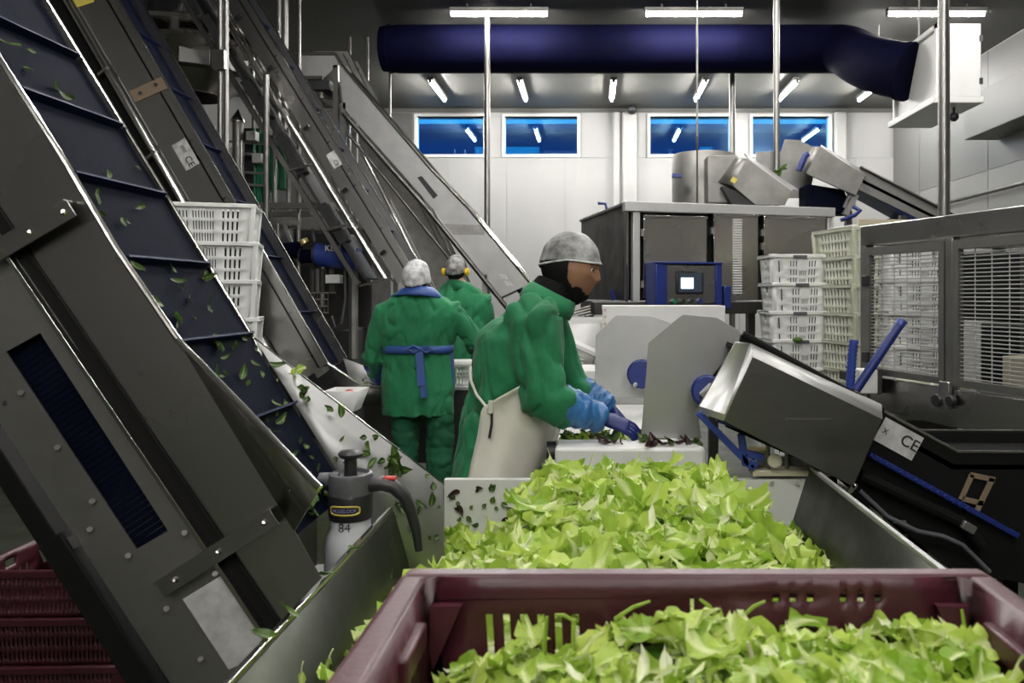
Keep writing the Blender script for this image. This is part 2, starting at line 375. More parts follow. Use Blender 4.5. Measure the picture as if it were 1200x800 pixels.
# ------------------------------------------------------------------ blue fabric air duct and the air handling unit
Yd = 10.4; zd = PZ(57.5, Yd); rd = 27.5/F*Yd
t = thing('air_duct', 'long navy blue fabric air duct hanging under the ceiling', 'air duct', (PX(750,Yd), Yd, zd))
x0 = PX(447, Yd); xe = PX(985, Yd)
pts = [(x0+.02,Yd,zd),(x0+.25,Yd,zd)]+[(x0+.25+(xe-x0-.5)*i/8, Yd, zd) for i in range(1,8)]+[(xe-.15,Yd,zd)]
end = P(1079, 84, 8.62); end.x = 3.56
p0, p1, p2, p3 = V((xe-.15,Yd,zd)), V((xe+.25,Yd-.1,zd-.02)), V((end.x-.6,end.y+.45,end.z+.25)), end
for i in range(1, 11):
    q = i/10; pts.append(p0*(1-q)**3+p1*3*q*(1-q)**2+p2*3*q*q*(1-q)+p3*q**3)
rs = [rd*.93]+[rd]*(len(pts)-11)+[rd*(1.0-.03*i/10) for i in range(11)]
obj('duct_tube', MB().tube(pts, rs, 28), 'navy_fabric', t, sharp=60)
for xr in (x0+.12, PX(600,Yd), PX(700,Yd), PX(860,Yd)):
    obj('seam_ring', MB().tube([(xr-.012,Yd,zd),(xr+.012,Yd,zd)], rd*1.012, 28), 'navy_fabric', t)
for px in (497, 698, 907, 1030):
    obj('hanger', MB().tube([(PX(px,Yd),Yd,zd+rd*.98-(0.25 if px>1000 else 0)),(PX(px,Yd),Yd,ZC)], .006, 6), 'steel_matt', t)
d_ = (pts[-1]-pts[-2]).normalized()
obj('end_ring', MB().tube([pts[-1]-d_*.04, pts[-1]+d_*.03], rd*1.03, 28), 'navy_fabric', t)
ux0, ux1, uy0, uy1 = 3.62, 4.07, 8.0, 9.15
uz0, uz1 = PZ(113, 8.0), PZ(27, 8.0)
t = thing('air_handling_unit', 'white boxy air handling unit joined to the blue duct elbow', 'air unit', ((ux0+ux1)/2, 8.6, uz0))
obj('casing', MB().bx(ux0+.02, ux1, uy0, uy1, uz0, uz1), 'frame_white', t, bevel=.01)
obj('drip_tray', MB().bx(ux0-.06, ux1+.02, uy0-.02, uy1+.05, uz0-.07, uz0), 'frame_white', t, bevel=.008)
obj('side_frame', MB().bx(ux0-.02, ux0+.02, uy0, uy0+.05, uz0, uz1).bx(ux0-.02, ux0+.02, uy1-.05, uy1, uz0, uz1).bx(ux0-.02, ux0+.02, uy0, uy1, uz1-.05, uz1), 'frame_white', t)
for z in (uz0+.16, uz1-.16): obj('hinge', MB().bx(ux1-.02, ux1+.012, uy0-.015, uy0+.01, z-.03, z+.03), 'black_plastic', t)
for x_ in (ux0+.06, ux1-.06): obj('hanger', MB().tube([(x_,8.6,uz1),(x_,8.6,ZC)], .012, 8), 'steel_matt', t)
tag(obj('security_camera', MB().ball(P(1118,137,8.2), .05, 12).tube([P(1118,137,8.2), P(1118,124,8.2)], .014, 8), 'black_plastic', None, P(1118,137,8.2)), 'small black dome under the white air unit', 'camera')

# ------------------------------------------------------------------ vertical steel poles
def pole(px, Y, w, z0, z1, label, m='pole_steel', collar=None):
    X = PX(px, Y); t = thing('support_pole', label, 'pole', (X,Y,z0))
    obj('shaft', MB().tube([(X,Y,z0),(X,Y,z1)], w/F*Y/2, 14), m, t)
    if z1 >= ZC-.01: obj('ceiling_plate', MB().box((X,Y,ZC-.02), (.16,.16,.04)), 'steel_dark', t)
    if z0 <= .01: obj('foot_plate', MB().box((X,Y,.01), (.16,.16,.02)), 'steel_dark', t)
    if collar: obj('clamp', MB().box((X,Y-.03,PZ(collar,Y)), (16/F*Y, .08, 22/F*Y)), 'steel_matt', t, bevel=.004)
pole(571, 9.85, 7, 0, ZC, 'tall steel pole standing before the blue duct, left of centre')
pole(1106, 5.6, 13, 0, ZC, 'thick grey steel pole behind the wire cage')
pole(910, 7.9, 7.5, 2.2, ZC, 'slim steel pole passing the blue duct right of centre')
pole(858, 10.9, 7, 0, ZC, 'steel pole ending behind the blue duct at the third window')
pole(817, 7.6, 2.5, 2.2, ZC-.3, 'very thin rod above the steel drum', 'steel_matt')
# ================================================================== STEEP CONVEYORS ON THE LEFT
def plate(pts, Y, t=.004): return MB().prism(pp(pts, Y), (0, t, 0))
def ce_label(name, c, right, up, n, wd, ht, parent, m='label_paper', txt='CE', ts=.5, off=(0,0)):
    right = V(right).normalized(); up = V(up).normalized(); n = V(n)
    R = Matrix((right, up, n)).transposed()
    o = obj(name, MB().box(c, (wd, ht, .003), R), m, parent)
    tag(o, 'pale maker plate with CE mark')
    cc = V(c)+n*.0022
    if txt: lettering(txt, ht*ts, face_matrix(cc+right*wd*off[0]+up*ht*off[1], right, up), 'ink', o, .0004, bold=.0006)
    return o
# ---------- foremost conveyor
yn_, yf_ = 1.80, 2.22
A = thing('steep_conveyor', 'foremost steep steel conveyor with dark blue belt and open hopper mouth', 'conveyor', (-.85, 2.0, 0))
def onA(px, py): return P(px, py, yn_)
# upper side plate, near
up_poly = [(-172,-200),(0,70),(75,188),(135,290),(210,400),(345,622),(383,690),(383,840),(310,735),(85,400),(5,282),(-172,25)]
obj('side_plate', plate(up_poly, yn_), 'steel', A)
# rim: rolled bright edge along the near side
rim = [(-172,-200),(0,70),(75,188),(135,290),(210,400)]
obj('rim', MB().tube([onA(*p) for p in rim], .0075, 10), 'steel_shiny', A)
# flared hopper lip at the foot
lip = [P(210,400,yn_), P(286,479,1.72), P(375,573,1.64), P(345,622,yn_)]
b = MB(); b.add(lip, [(0,1,2,3)]); obj('hopper_lip', b, 'steel', A, solid=.004)
obj('rim', MB().tube([P(208,398,yn_), P(286,478,1.72), P(375,572,1.64)], .008, 10), 'steel_shiny', A)
# return-run plate below, with a long window that shows the belt
lo = [(-172,40),(10,297),(82,400),(215,600),(396,865),(240,862),(0,495),(-172,228)]
slot = [(7,412),(47,390),(197,622),(160,643)]
b = MB()
q = pp(lo, yn_-.012); s_ = pp(slot, yn_-.012)
W = lambda x, y: P(x, y, yn_-.012)
segs = [[(-172,25),(5,282),(47,390),(7,412),(0,495),(-172,228)], [(5,282),(85,400),(215,600),(197,622),(47,390)], [(215,600),(396,865),(240,862),(160,643),(197,622)], [(240,862),(0,495),(7,412),(160,643)]]
for s in segs: b.prism([W(*p) for p in s], (0,.004,0))
obj('return_plate', b, 'steel_matt', A)
# the belt behind that window: ridged modules
b = MB(); p0, p1 = onA(10,385), onA(195,665); d = (p1-p0); n = 46
for i in range(n):
    c = p0+d*((i+.5)/n); c.y = yn_+.012
    x_, y_, dd = frame_from(d, V((0,1,0)))
    b.bar(c-dd*d.length/n*.46, c+dd*d.length/n*.46, .14, .008)
obj('return_belt', b, 'blue_belt', A)
# bright flange along the joint and a black strip standing in for the shaded gap above it
obj('flange', MB().bar(P(-172,30,yn_-.02), P(396,868,yn_-.02), .010, .022), 'steel_shiny', A, bevel=.001)
obj('gap_strip', MB().bar(P(-160,25,yn_-.006), P(398,850,yn_-.006), .036, .006), 'black_matt', A)
# under-frame rail
obj('lower_rail', MB().bar(P(-172,262,yn_+.06), P(260,930,yn_+.06), .05, .06), 'black_matt', A, bevel=.003)
obj('lower_rail', MB().bar(P(62,630,yn_-.02), P(215,868,yn_-.02), .06, .03), 'black_matt', A, bevel=.003)
obj('cross_tie', MB().bar(P(52,650,yn_-.015), P(92,632,yn_-.015), .03, .02), 'steel_matt', A)
for k, (a_, b_) in enumerate((((-14,302),(84,243)), ((188,690),(322,604)))):
    o = obj('angle_bracket', MB().bar(P(*a_,yn_-.035), P(*b_,yn_-.035), .042, .005).bar(P(a_[0]-4,a_[1]-8,yn_-.022), P(b_[0]-4,b_[1]-8,yn_-.022), .005, .03), 'steel_flat', A, bevel=.001)
    for f_ in (.12,.5,.9):
        c = P(a_[0]+(b_[0]-a_[0])*f_, a_[1]+(b_[1]-a_[1])*f_, yn_-.04); obj('bolt', MB().ball(c, .008, 8), 'steel_shiny', o)
for px, py in ((24,460),(67,524),(108,587),(150,651),(195,713),(55,645),(235,772),(216,624),(105,620),(252,672),(-20,395)):
    obj('bolt', MB().tube([P(px,py,yn_-.014), P(px,py,yn_-.022)], .0065, 8), 'steel_shiny', A)
for px, py in ((85,663),(6,472)): obj('bolt_hole', MB().tube([P(px,py,yn_-.0125), P(px,py,yn_-.014)], .006, 8), 'black_rubber', A)
q = pp([(214,702),(258,675),(318,765),(268,784)], yn_-.018)
obj('inspection_plate', MB().prism(q, (0,.004,0)), 'label_paper', A)
# belt: full width, lies just under both rims
bl = [(300,404),(404,570)]; e_ = P(404,570,yf_)-P(300,404,yf_); e_.normalize()
top = P(300,404,yf_)-e_*1.75; bot = P(404,570,yf_)+e_*.02
nrm = V((-e_.z*-1,0,0)); nrm = V((-e_.z,0,e_.x)); nrm = nrm if nrm.z > 0 else -nrm
def beltp(s, v, h=0.0):   # s metres up from the foot, v metres across from the near side
    q = bot-e_*s; q = V((q.x, yn_+v, q.z)); return q+nrm*h
wb = yf_-yn_
Ls = (bot-top).length
b = MB(); b.prism([beltp(0,.008), beltp(Ls,.008), beltp(Ls,.008,-.01), beltp(0,.008,-.01)], (0,wb-.016,0))
obj('belt', b, 'blue_belt', A)
s = .06
while s < Ls:
    b = MB(); b.prism([beltp(s,.015), beltp(s+.012,.015), beltp(s+.008,.015,.022), beltp(s+.002,.015,.022)], (0,wb-.03,0))
    obj('flight', b, 'blue_flight', A); s += .235
# far side: low bright rim above, tall spattered hopper wall below
frim = [(295-250*1.02,395-395*1.02*1.0),(170,197),(295,394)]
far_top = [P(300,402,yf_)-e_*1.75+nrm*.022, P(298,395,yf_)]
b = MB(); b.prism([P(300,404,yf_)-e_*1.75-nrm*.1, P(300,404,yf_)-e_*1.75+nrm*.022, P(296,395,yf_), P(320,450,yf_)], (0,.004,0))
obj('side_plate', b, 'steel', A)
obj('rim', MB().tube([P(300,404,yf_)-e_*1.75+nrm*.024, P(296,394,yf_+.002)], .005, 8), 'steel_shiny', A)
w0 = [P(298,396,yf_), P(404,566,yf_), P(500,700,yf_), P(521,660,yf_+.05), P(519,566,yf_+.12), P(354,440,yf_+.05)]
b = MB(); b.add(w0, [(0,1,5),(1,4,5),(1,2,3,4)]); obj('hopper_wall', b, 'steel_plate', A, solid=.003, sharp=80)
obj('rim', MB().tube([P(298,396,yf_), P(354,440,yf_+.05), P(519,566,yf_+.12)], .003, 8), 'steel_shiny', A)
# hopper floor at the foot of the belt and the legs
obj('drip_shelf', MB().bx(-.80,-.575,yn_+.006,yf_,.708,.72), 'steel_matt', A)
obj('end_plate', MB().bx(-.80,-.79,yn_+.006,yf_,.72,.95), 'steel_dark', A)
for x_, z_ in ((-.75,.70),(-.95,.80)):
    for y_ in (yn_+.05, yf_-.05): obj('leg', MB().bx(x_-.02,x_+.02,y_-.02,y_+.02,0,z_), 'steel_dark', A)
xh = top.x
for y_ in (yn_+.05, yf_-.05): obj('leg', MB().bx(xh+.12,xh+.16,y_-.02,y_+.02,0,top.z-.35), 'steel_dark', A)

# ---------- generic steep conveyor further back: side plates, tube rail, belt, lower rail
def steep(label, Y, wd, rim0, rim1, hw, rail_dx, low_dx, low_w, kink=None, knobs=(), ties=(), m='steel', plate_m='steel', base_px=400, handle=True, railw=.022):
    """rim0/rim1: pixel ends of the near rim (top, bottom); hw: plate width in px, horizontally"""
    t = thing('steep_conveyor', label, 'conveyor', (PX(rim1[0]-hw, Y), Y, 0))
    d = (rim1[0]-rim0[0])/(rim1[1]-rim0[1])
    def at(py, dx, y=Y): return P(rim0[0]+(py-rim0[1])*d+dx, py, y)
    y0, y1 = rim0[1], rim1[1]
    b = MB().prism([at(y0,0), at(y1,0), at(y1+hw*.5,-hw*1.0), at(y0,-hw)], (0,.006,0)); obj('side_plate', b, plate_m, t)
    obj('rim', MB().bar(at(y0,0,Y-.004), at(y1,0,Y-.004), .010, .014), 'steel_shiny', t)
    # the same plate on the far side and the belt between them
    f = (Y+wd)
    n0, n1, n2, n3 = at(y0,0), at(y1,0), at(y1+hw*.5,-hw), at(y0,-hw)
    sh = V((0,wd,0))
    dd = (n1-n0).normalized(); nn = V((-dd.z,0,dd.x)); nn = nn if nn.z > 0 else -nn
    b = MB().prism([n0+sh, n1+sh, n2+sh, n3+sh], (0,.006,0)); obj('side_plate', b, plate_m, t)
    obj('rim', MB().bar(n0+sh, n1+sh, .010, .014), 'steel_shiny', t)
    b = MB().prism([n0-nn*.07, n1-nn*.07, n1-nn*.082, n0-nn*.082], (0,wd,0)); obj('belt', b, 'blue_belt', t)
    L = (n1-n0).length; s = .1
    while s < L-.05:
        c = n0+dd*s-nn*.07
        obj('flight', MB().prism([c, c+dd*.015, c+dd*.01+nn*.03, c+dd*.003+nn*.03], (0,wd,0)), 'blue_flight', t); s += .5
    if rail_dx is not None:
        obj('tube_rail', MB().tube([at(y0,-hw-rail_dx,Y-.03), at(y1+hw*.3,-hw-rail_dx,Y-.03)], railw, 12), 'steel_shiny', t)
        obj('edge_strip', MB().bar(at(y0,-hw-rail_dx*.35,Y-.01), at(y1+hw*.4,-hw-rail_dx*.35,Y-.01), .012, .02), 'steel_dark', t)
    if low_dx is not None:
        obj('lower_rail', MB().bar(at(y0,-hw-low_dx,Y), at(y1+hw*.5,-hw-low_dx,Y), low_w, .05), m, t)
        obj('lower_rail', MB().bar(at(y0,-hw-low_dx,Y)+sh, at(y1+hw*.5,-hw-low_dx,Y)+sh, low_w, .05), m, t)
        obj('return_belt', MB().bar(at(y0,-hw-low_dx*.6,Y+wd/2), at(y1+hw*.3,-hw-low_dx*.6,Y+wd/2), .03, wd*.9), 'black_rubber', t)
    for py in ties:
        obj('rail_clamp', MB().bar(at(py,-hw-(low_dx or rail_dx*2.2),Y-.03), at(py-9,-hw-rail_dx+4,Y-.04), .022, .03), 'steel_flat', t, bevel=.003)
    for py in knobs:
        o = obj('clamp_lever', MB().bar(at(py,-hw+1,Y-.03), at(py-5,-hw+10,Y-.05), .030, .02), 'black_plastic', t, bevel=.004)
    # legs at the foot and a hanger to the floor near the top
    for yy in (Y+.03, Y+wd-.03):
        q = at(y1-8,-hw*.6,yy); obj('leg', MB().bx(q.x-.02,q.x+.02,yy-.02,yy+.02,0,q.z), 'steel_dark', t)
    return t, at, nn, dd
# ---------- second conveyor
YBc = 5.8
B, atB, nnB, ddB = steep('second steep steel conveyor, with a pale maker plate, rising behind the white crate stack', YBc, .45, (30,-190), (384,425), 52, 10, None, .03, ties=(88,186), plate_m='steel_flat')
q = atB(181,-26,YBc-.004); rt = atB(200,0)-atB(160,0); upv = V((-rt.z,0,rt.x)); upv = upv if upv.z > 0 else -upv
ce_label('maker_plate', q, rt, upv, (0,-1,0), .22, .115, B, off=(.28,0), ts=.62)
lettering('IIIIII', .04, face_matrix(q+V((0,-.003,0))-rt.normalized()*.045+upv*.02, rt, upv), 'ink', B, .0004)
obj('warning_sticker', MB().prism([atB(-2,-55,YBc-.003), atB(-6,-30,YBc-.003), atB(2,-30,YBc-.003), atB(9,-55,YBc-.003)], (0,.002,0)), 'yellow_sticker', B)
o = obj('splice_plate', MB().prism([atB(107,-50,YBc-.008), atB(90,-2,YBc-.008), atB(103,-2,YBc-.008), atB(120,-50,YBc-.008)], (0,.006,0)), 'plate_gold', B)
for py, dx in ((109,-38),(99,-14)): obj('bolt', MB().tube([atB(py,dx,YBc-.008), atB(py,dx,YBc-.018)], .015, 8), 'black_rubber', o)
obj('gap_shade', MB().prism([atB(-190,-66,YBc+.02), atB(400,-66,YBc+.02), atB(400,-150,YBc+.02), atB(-190,-150,YBc+.02)], (0,.006,0)), 'black_matt', B)  # added black sheet that darkens the gap below the belt
# open trough at its foot
q0, q1 = P(384,425,YBc), P(427,453,YBc)
tr = MB(); tr.add([P(384,425,YBc), P(424,451,YBc), P(446,452,YBc), P(446,475,YBc), P(400,475,YBc)], [(0,1,2,3,4)]); obj('trough_side', tr, 'steel_dark', B, solid=.005)
obj('trough_rim', MB().tube([P(384,425,YBc-.004), P(424,452,YBc-.004), P(446,453,YBc-.004)], .009, 8), 'steel_shiny', B)
far = YBc+.45
fb = MB(); fb.add([P(402,419,far), P(441,434,far+.05), P(447,452,far), P(412,452,far)], [(0,1,2,3)]); obj('trough_back', fb, 'steel_pale', B, solid=.004)
obj('trough_floor', MB().prism([V((q0.x,YBc,q1.z-.05)), V((PX(447,far),YBc,q1.z-.05)), V((PX(447,far),YBc,q1.z-.06)), V((q0.x,YBc,q1.z-.06))], (0,.45,0)), 'white_plastic', B)
# ---------- third conveyor
YCc = 7.6
C3, atC, nnC, ddC = steep('third steep steel conveyor, with tube rail and black clamp levers', YCc, .45, (229,-100), (486,318), 29, 11, 46, .045, knobs=(22,82,152,225,298), ties=(60,200,270,335), plate_m='steel_flat', m='steel_flat', railw=.030)
for py in (20, 95, 160, 240): obj('motor_cover', MB().bar(atC(py,-60,YCc+.08), atC(py+45,-60,YCc+.08), .10, .12), 'black_rubber', C3, bevel=.01)
q = atC(187,-14,YCc-.004); rt = atC(200,0)-atC(160,0); upv = V((-rt.z,0,rt.x)); upv = upv if upv.z > 0 else -upv
ce_label('maker_plate', q, rt, upv, (0,-1,0), .16, .09, C3, off=(.25,0), ts=.6)
# ---------- fifth, dark and narrow, behind the fourth
E5, atE, nnE, ddE = steep('dark steep conveyor in the back, partly hidden by the pale conveyor', 10.4, .45, (408,60), (545,330), 38, 6, None, .04, plate_m='steel_matt')
# ---------- fourth: pale plate, lower slope, with a level head
YD = 9.2
D4 = thing('pale_conveyor', 'pale steel conveyor with a level head, sloping down behind the earmuffed worker', 'conveyor', (PX(600,YD), YD, 0))
dt = [(397,72),(507,200),(550,245),(622,332)]; db = [(583,350),(550,293),(500,236),(452,182),(402,126)]
for dy in (0, .5): obj('side_plate', MB().prism(pp(dt+db, YD), (0,.006,0)).xf(lambda p, dy=dy: p+V((0,dy,0))), 'steel_plate', D4)
obj('rim', MB().tube([P(x,y,YD-.01) for x, y in dt], .018, 8), 'steel_shiny', D4)
obj('rim', MB().tube([P(x,y,YD-.01)+V((0,.5,0)) for x, y in dt], .018, 8), 'steel_shiny', D4)
obj('lower_rail', MB().tube([P(402,132,YD-.02),P(452,190,YD-.02),P(500,244,YD-.02),P(600,368,YD-.02)], .03, 8), 'steel_dark', D4)
obj('lower_rail', MB().tube([P(402,150,YD+.1),P(452,210,YD+.1),P(560,345,YD+.1)], .018, 8), 'steel_dark', D4)
obj('belt', MB().prism([P(400,92,YD),P(510,222,YD),P(610,340,YD),P(608,344,YD),P(508,226,YD),P(398,96,YD)], (0,.48,0)).xf(lambda p: p+V((0,.012,0))), 'blue_belt', D4)
obj('dark_slot', MB().prism(pp([(489,208),(494,206),(513,229),(508,233)], YD-.006), (0,.005,0)), 'black_rubber', D4)  # flat black patch drawn as the dark slot
for c in ((590,325),(596,333)): obj('warning_sticker', MB().prism(pp([(c[0]-6,c[1]-4),(c[0]+2,c[1]-4),(c[0]+6,c[1]+2),(c[0]-2,c[1]+2)], YD-.004), (0,.003,0)), 'label_paper', D4)
obj('joint_strip', MB().prism(pp([(520,262),(568,264),(568,275),(531,275)], YD-.003), (0,.003,0)), 'steel_matt', D4)
# head box
for dy in (0,.5): obj('head_plate', MB().prism(pp([(352,63),(392,63),(398,74),(380,91),(352,91)], YD), (0,.006,0)).xf(lambda p, dy=dy: p+V((0,dy,0))), 'steel_plate', D4)
for a_, b_ in (((346,63),(393,63)),((393,63),(400,74)),((346,91),(378,91))): obj('head_frame', MB().bar(P(*a_,YD), P(*b_,YD), .04, .03), 'steel_dark', D4)
obj('drive_motor', MB().tube([P(360,100,YD+.1), P(388,100,YD+.1)], .055, 12).bx(PX(352,YD), PX(385,YD), YD+.02, YD+.4, PZ(104,YD), PZ(93,YD)), 'black_rubber', D4)
obj('chute', MB().prism([P(362,106,YD),P(378,108,YD),P(392,118,YD),P(372,114,YD)], (0,.4,0)), 'steel_shiny', D4)
for px, y1_ in ((393,76),(402,120)):
    for yy in (YD+.03, YD+.47): obj('leg', MB().bx(PX(px,YD)-.03, PX(px,YD)+.03, yy-.03, yy+.03, 0, PZ(y1_,YD)), 'steel_flat', D4)
obj('leg', MB().bx(PX(568,YD)-.03, PX(568,YD)+.03, YD, YD+.06, 0, PZ(322,YD)), 'steel_matt', D4)

# ------------------------------------------------------------------ machinery platform behind the conveyors
def tpole(pxs, Y, rpx, z0, z1, label):
    t = thing('frame_post', label, 'post', (PX(pxs[0],Y), Y, z0))
    for px in pxs: obj('tube', MB().tube([(PX(px,Y),Y,z0),(PX(px,Y),Y,z1)], rpx/F*Y, 10), 'pole_steel', t)
    return t
t = tpole((258,265), 6.9, 3, 0, ZC, 'twin-tube steel post with a square clamp, left of the third conveyor')
obj('clamp', MB().box(P(257,70,6.86), (.115,.06,.17)), 'steel_flat', t, bevel=.004)
t = tpole((312,), 7.45, 3.5, 0, PZ(88,7.45), 'square steel post rising to the third conveyor from the platform')
tpole((327,334), 8.9, 4, 0, ZC, 'pair of fat steel pipes behind the third conveyor')
tpole((351,), 8.85, 2, 0, ZC, 'thin steel pipe right of the fat pipe pair')
tpole((297,), 8.6, 2, 2.2, ZC, 'thin steel pipe hanging behind the third conveyor')
for k, px in enumerate((409,430,457)): tpole((px,), 10.9, 2.5 if k < 2 else 1.5, PZ((180,120,135)[k],10.9)-.2, ZC, ['dark hanging rod left of the blue duct end, beside the pale conveyor head','dark hanging rod under the left end of the blue duct','thin hanging rod left of the first window'][k])
# multihead weigher: polished cone pan over a ring of hoppers
YW = 8.4
wc = P(205, 75, YW)
t = thing('weighing_machine', 'polished conical weighing machine with dark top behind the second conveyor', 'machine', (wc.x, YW+.3, 0))
cen = V((wc.x, YW+.35, 0))
obj('cone_pan', MB().lathe([(.95,PZ(36,YW)),(.93,PZ(40,YW)),(.30,PZ(52,YW)),(.05,PZ(53,YW))], cen, 40), 'steel_house', t)
obj('bowl', MB().lathe([(.80,PZ(50,YW)),(.84,PZ(56,YW)),(.62,PZ(82,YW)),(.36,PZ(104,YW)),(.34,PZ(104,YW)),(.6,PZ(80,YW)),(.80,PZ(52,YW))], cen, 40), 'steel_house', t)
obj('top_motor', MB().lathe([(.0,PZ(-40,YW)),(.42,PZ(-40,YW)),(.44,PZ(5,YW)),(.40,PZ(24,YW)),(.0,PZ(26,YW))], cen, 24), 'black_plastic', t)
obj('top_cover', MB().bx(cen.x-.75, cen.x-.3, YW-.1, YW+.3, PZ(17,YW), PZ(-30,YW)), 'steel_flat', t, bevel=.01)
obj('cable', MB().tube([P(205,-10,YW-.2),P(214,0,YW-.25),P(210,12,YW-.3),P(198,19,YW-.25)], .02, 8), 'grey_plastic', t)
for k in range(10):
    a_ = 2*math.pi*k/10+.2; c = cen+V((math.cos(a_)*.66, math.sin(a_)*.66, PZ(68,YW)))
    obj('hopper', MB().box(c, (.16,.3,.30), rotz(a_)), 'steel_dark', t, bevel=.01)
for a_ in (.6,2.5,3.8,5.6): obj('leg', MB().tube([cen+V((math.cos(a_)*.75,math.sin(a_)*.75,0)), cen+V((math.cos(a_)*.75,math.sin(a_)*.75,PZ(60,YW)))], .035, 8), 'steel_matt', t)
# bagging machine under it: cabinet, frame, cone-tipped cylinder, drums, motors
YK = 8.0
t = thing('bagging_machine', 'dark bagging machine full of hoses and motors under the weighing machine', 'machine', (PX(350,YK), YK, 0))
obj('cabinet', MB().bx(PX(262,YK), PX(303,YK), YK+.2, YK+.9, 1.6, PZ(145,YK)), 'black_plastic', t, bevel=.01)
obj('cabinet', MB().bx(PX(322,YK), PX(420,YK), YK+.5, YK+1.3, 0, PZ(262,YK)), 'steel_dark', t, bevel=.01)
obj('cabinet', MB().bx(PX(250,YK), PX(322,YK), YK+.4, YK+1.3, 0, PZ(300,YK)), 'steel_dark', t, bevel=.01)
o = obj('cylinder', MB().tube([P(279,200,YK), P(279,142,YK)], .055, 14), 'steel_matt', t)
obj('cone_tip', MB().tube([P(279,143,YK), P(279,141,YK), P(279,128,YK)], [.078,.078,.004], 16), 'steel_shiny', o)
obj('cylinder', MB().tube([P(283,230,YK), P(283,165,YK)], .03, 12), 'steel_flat', t)
for py in (165,178,200,214): obj('shelf_bar', MB().bar(P(258,py,YK+.1), P(316,py+4,YK+.1), .025, .03), 'steel_matt', t)
for px, py in ((275,180),(303,186),(296,160)): obj('valve_block', MB().box(P(px,py,YK+.05), (.10,.1,.10)), 'steel_pale', t, bevel=.006)
for k in range(7):
    x_ = 298+k*4.3; pts = [P(x_+math.sin(k)*2, 150+k*3, YK+.15), P(x_+3*math.sin(k*2), 180, YK+.1), P(x_-2+3*math.cos(k), 205, YK+.12), P(x_+4*math.sin(k*3), 240, YK+.15)]
    obj('air_hose', MB().tube(pts, .016, 8), 'green_hose', t)
obj('green_tank', MB().tube([P(330,222,YK+.4), P(330,160,YK+.4)], .085, 16), 'green_hose', t)
obj('platform_beam', MB().bar(P(296,241,YK-.1), P(398,241,YK-.1), .06, .06), 'steel_flat', t)
obj('platform_beam', MB().bar(P(300,251,YK+.3), P(412,250,YK+.3), .05, .08), 'steel_flat', t)
obj('platform_beam', MB().bar(P(300,256,YK), P(352,261,YK), .05, .05).bar(P(303,264,YK+.1), P(400,270,YK+.1), .03, .03), 'steel_matt', t)
obj('lamp_strip', MB().bar(P(364,250,YK-.12), P(377,250,YK-.12), .03, .02), 'frame_white', t)
for px, y0_, y1_ in ((350,150,372),(322,150,246),(377,262,360),(414,315,420),(326,262,345),(338,150,246)):
    obj('upright', MB().tube([P(px,y1_,YK), P(px,y0_,YK)], .022 if px != 414 else .05, 8), 'steel_matt', t)
obj('strut', MB().bar(P(333,262,YK), P(342,285,YK), .03, .03), 'steel_matt', t)
for k, (a_, b_, r_) in enumerate((((318,296),(352,292),.085),((370,298),(420,304),.12),((352,300),(375,300),.07))):
    o = obj('motor', MB().tube([P(*a_,YK-.05), P(*b_,YK-.05)], r_, 16), 'navy_fabric' if k != 1 else 'blue_paint', t)
    obj('motor_flange', MB().tube([P(*a_,YK-.05), P(a_[0]+2,a_[1],YK-.05)], r_*1.15, 16), 'steel_dark', o)
obj('drive_case', MB().bx(PX(366,YK), PX(412,YK), YK-.05, YK+.4, PZ(294,YK), PZ(274,YK)), 'black_plastic', t, bevel=.02)
lettering('KEM', .085, face_matrix(P(390,291,YK-.18), (1,0,0), (0,0,1)), 'frame_white', t, .001, .002)
obj('yellow_ring', MB().tube([P(355,281,YK-.06), P(358,286,YK-.06)], .05, 12), 'brass', t)
for px in (366,372,378,388): obj('piston', MB().tube([P(px,315,YK), P(px,342,YK)], .03, 10), 'steel_dark' if px != 372 else 'steel_flat', t)
obj('junction_box', MB().bx(PX(385,YK), PX(402,YK), YK-.1, YK, PZ(332,YK), PZ(322,YK)), 'frame_white', t, bevel=.005)
# small wire basket hanging in the frame
b = MB(); x0, x1, z0, z1 = PX(368,YK), PX(392,YK), PZ(366,YK), PZ(343,YK)
for i in range(7): b.tube([(x0+(x1-x0)*i/6,YK-.2,z0),(x0+(x1-x0)*i/6,YK-.2,z1)], .005, 5)
for i in range(4): b.tube([(x0,YK-.2,z0+(z1-z0)*i/3),(x1,YK-.2,z0+(z1-z0)*i/3)], .009, 5)
for x_ in (x0,x1): b.tube([(x_,YK-.2,z1),(x_,YK+.02,z1)], .009, 5)
obj('wire_guard', b, 'steel_matt', t)
obj('cable', MB().tube([P(404,315,YK-.1),P(405,350,YK-.1),P(400,378,YK-.1),P(393,384,YK-.1),P(389,370,YK-.1)], .012, 8), 'grey_plastic', t)
obj('cable', MB().tube([P(366,268,YK-.05),P(369,285,YK-.08),P(364,302,YK-.08)], .014, 8), 'grey_plastic', t)
obj('base_machine', MB().bx(PX(345,YK), PX(412,YK), YK, YK+.5, 0, PZ(385,YK)), 'black_plastic', t, bevel=.02)
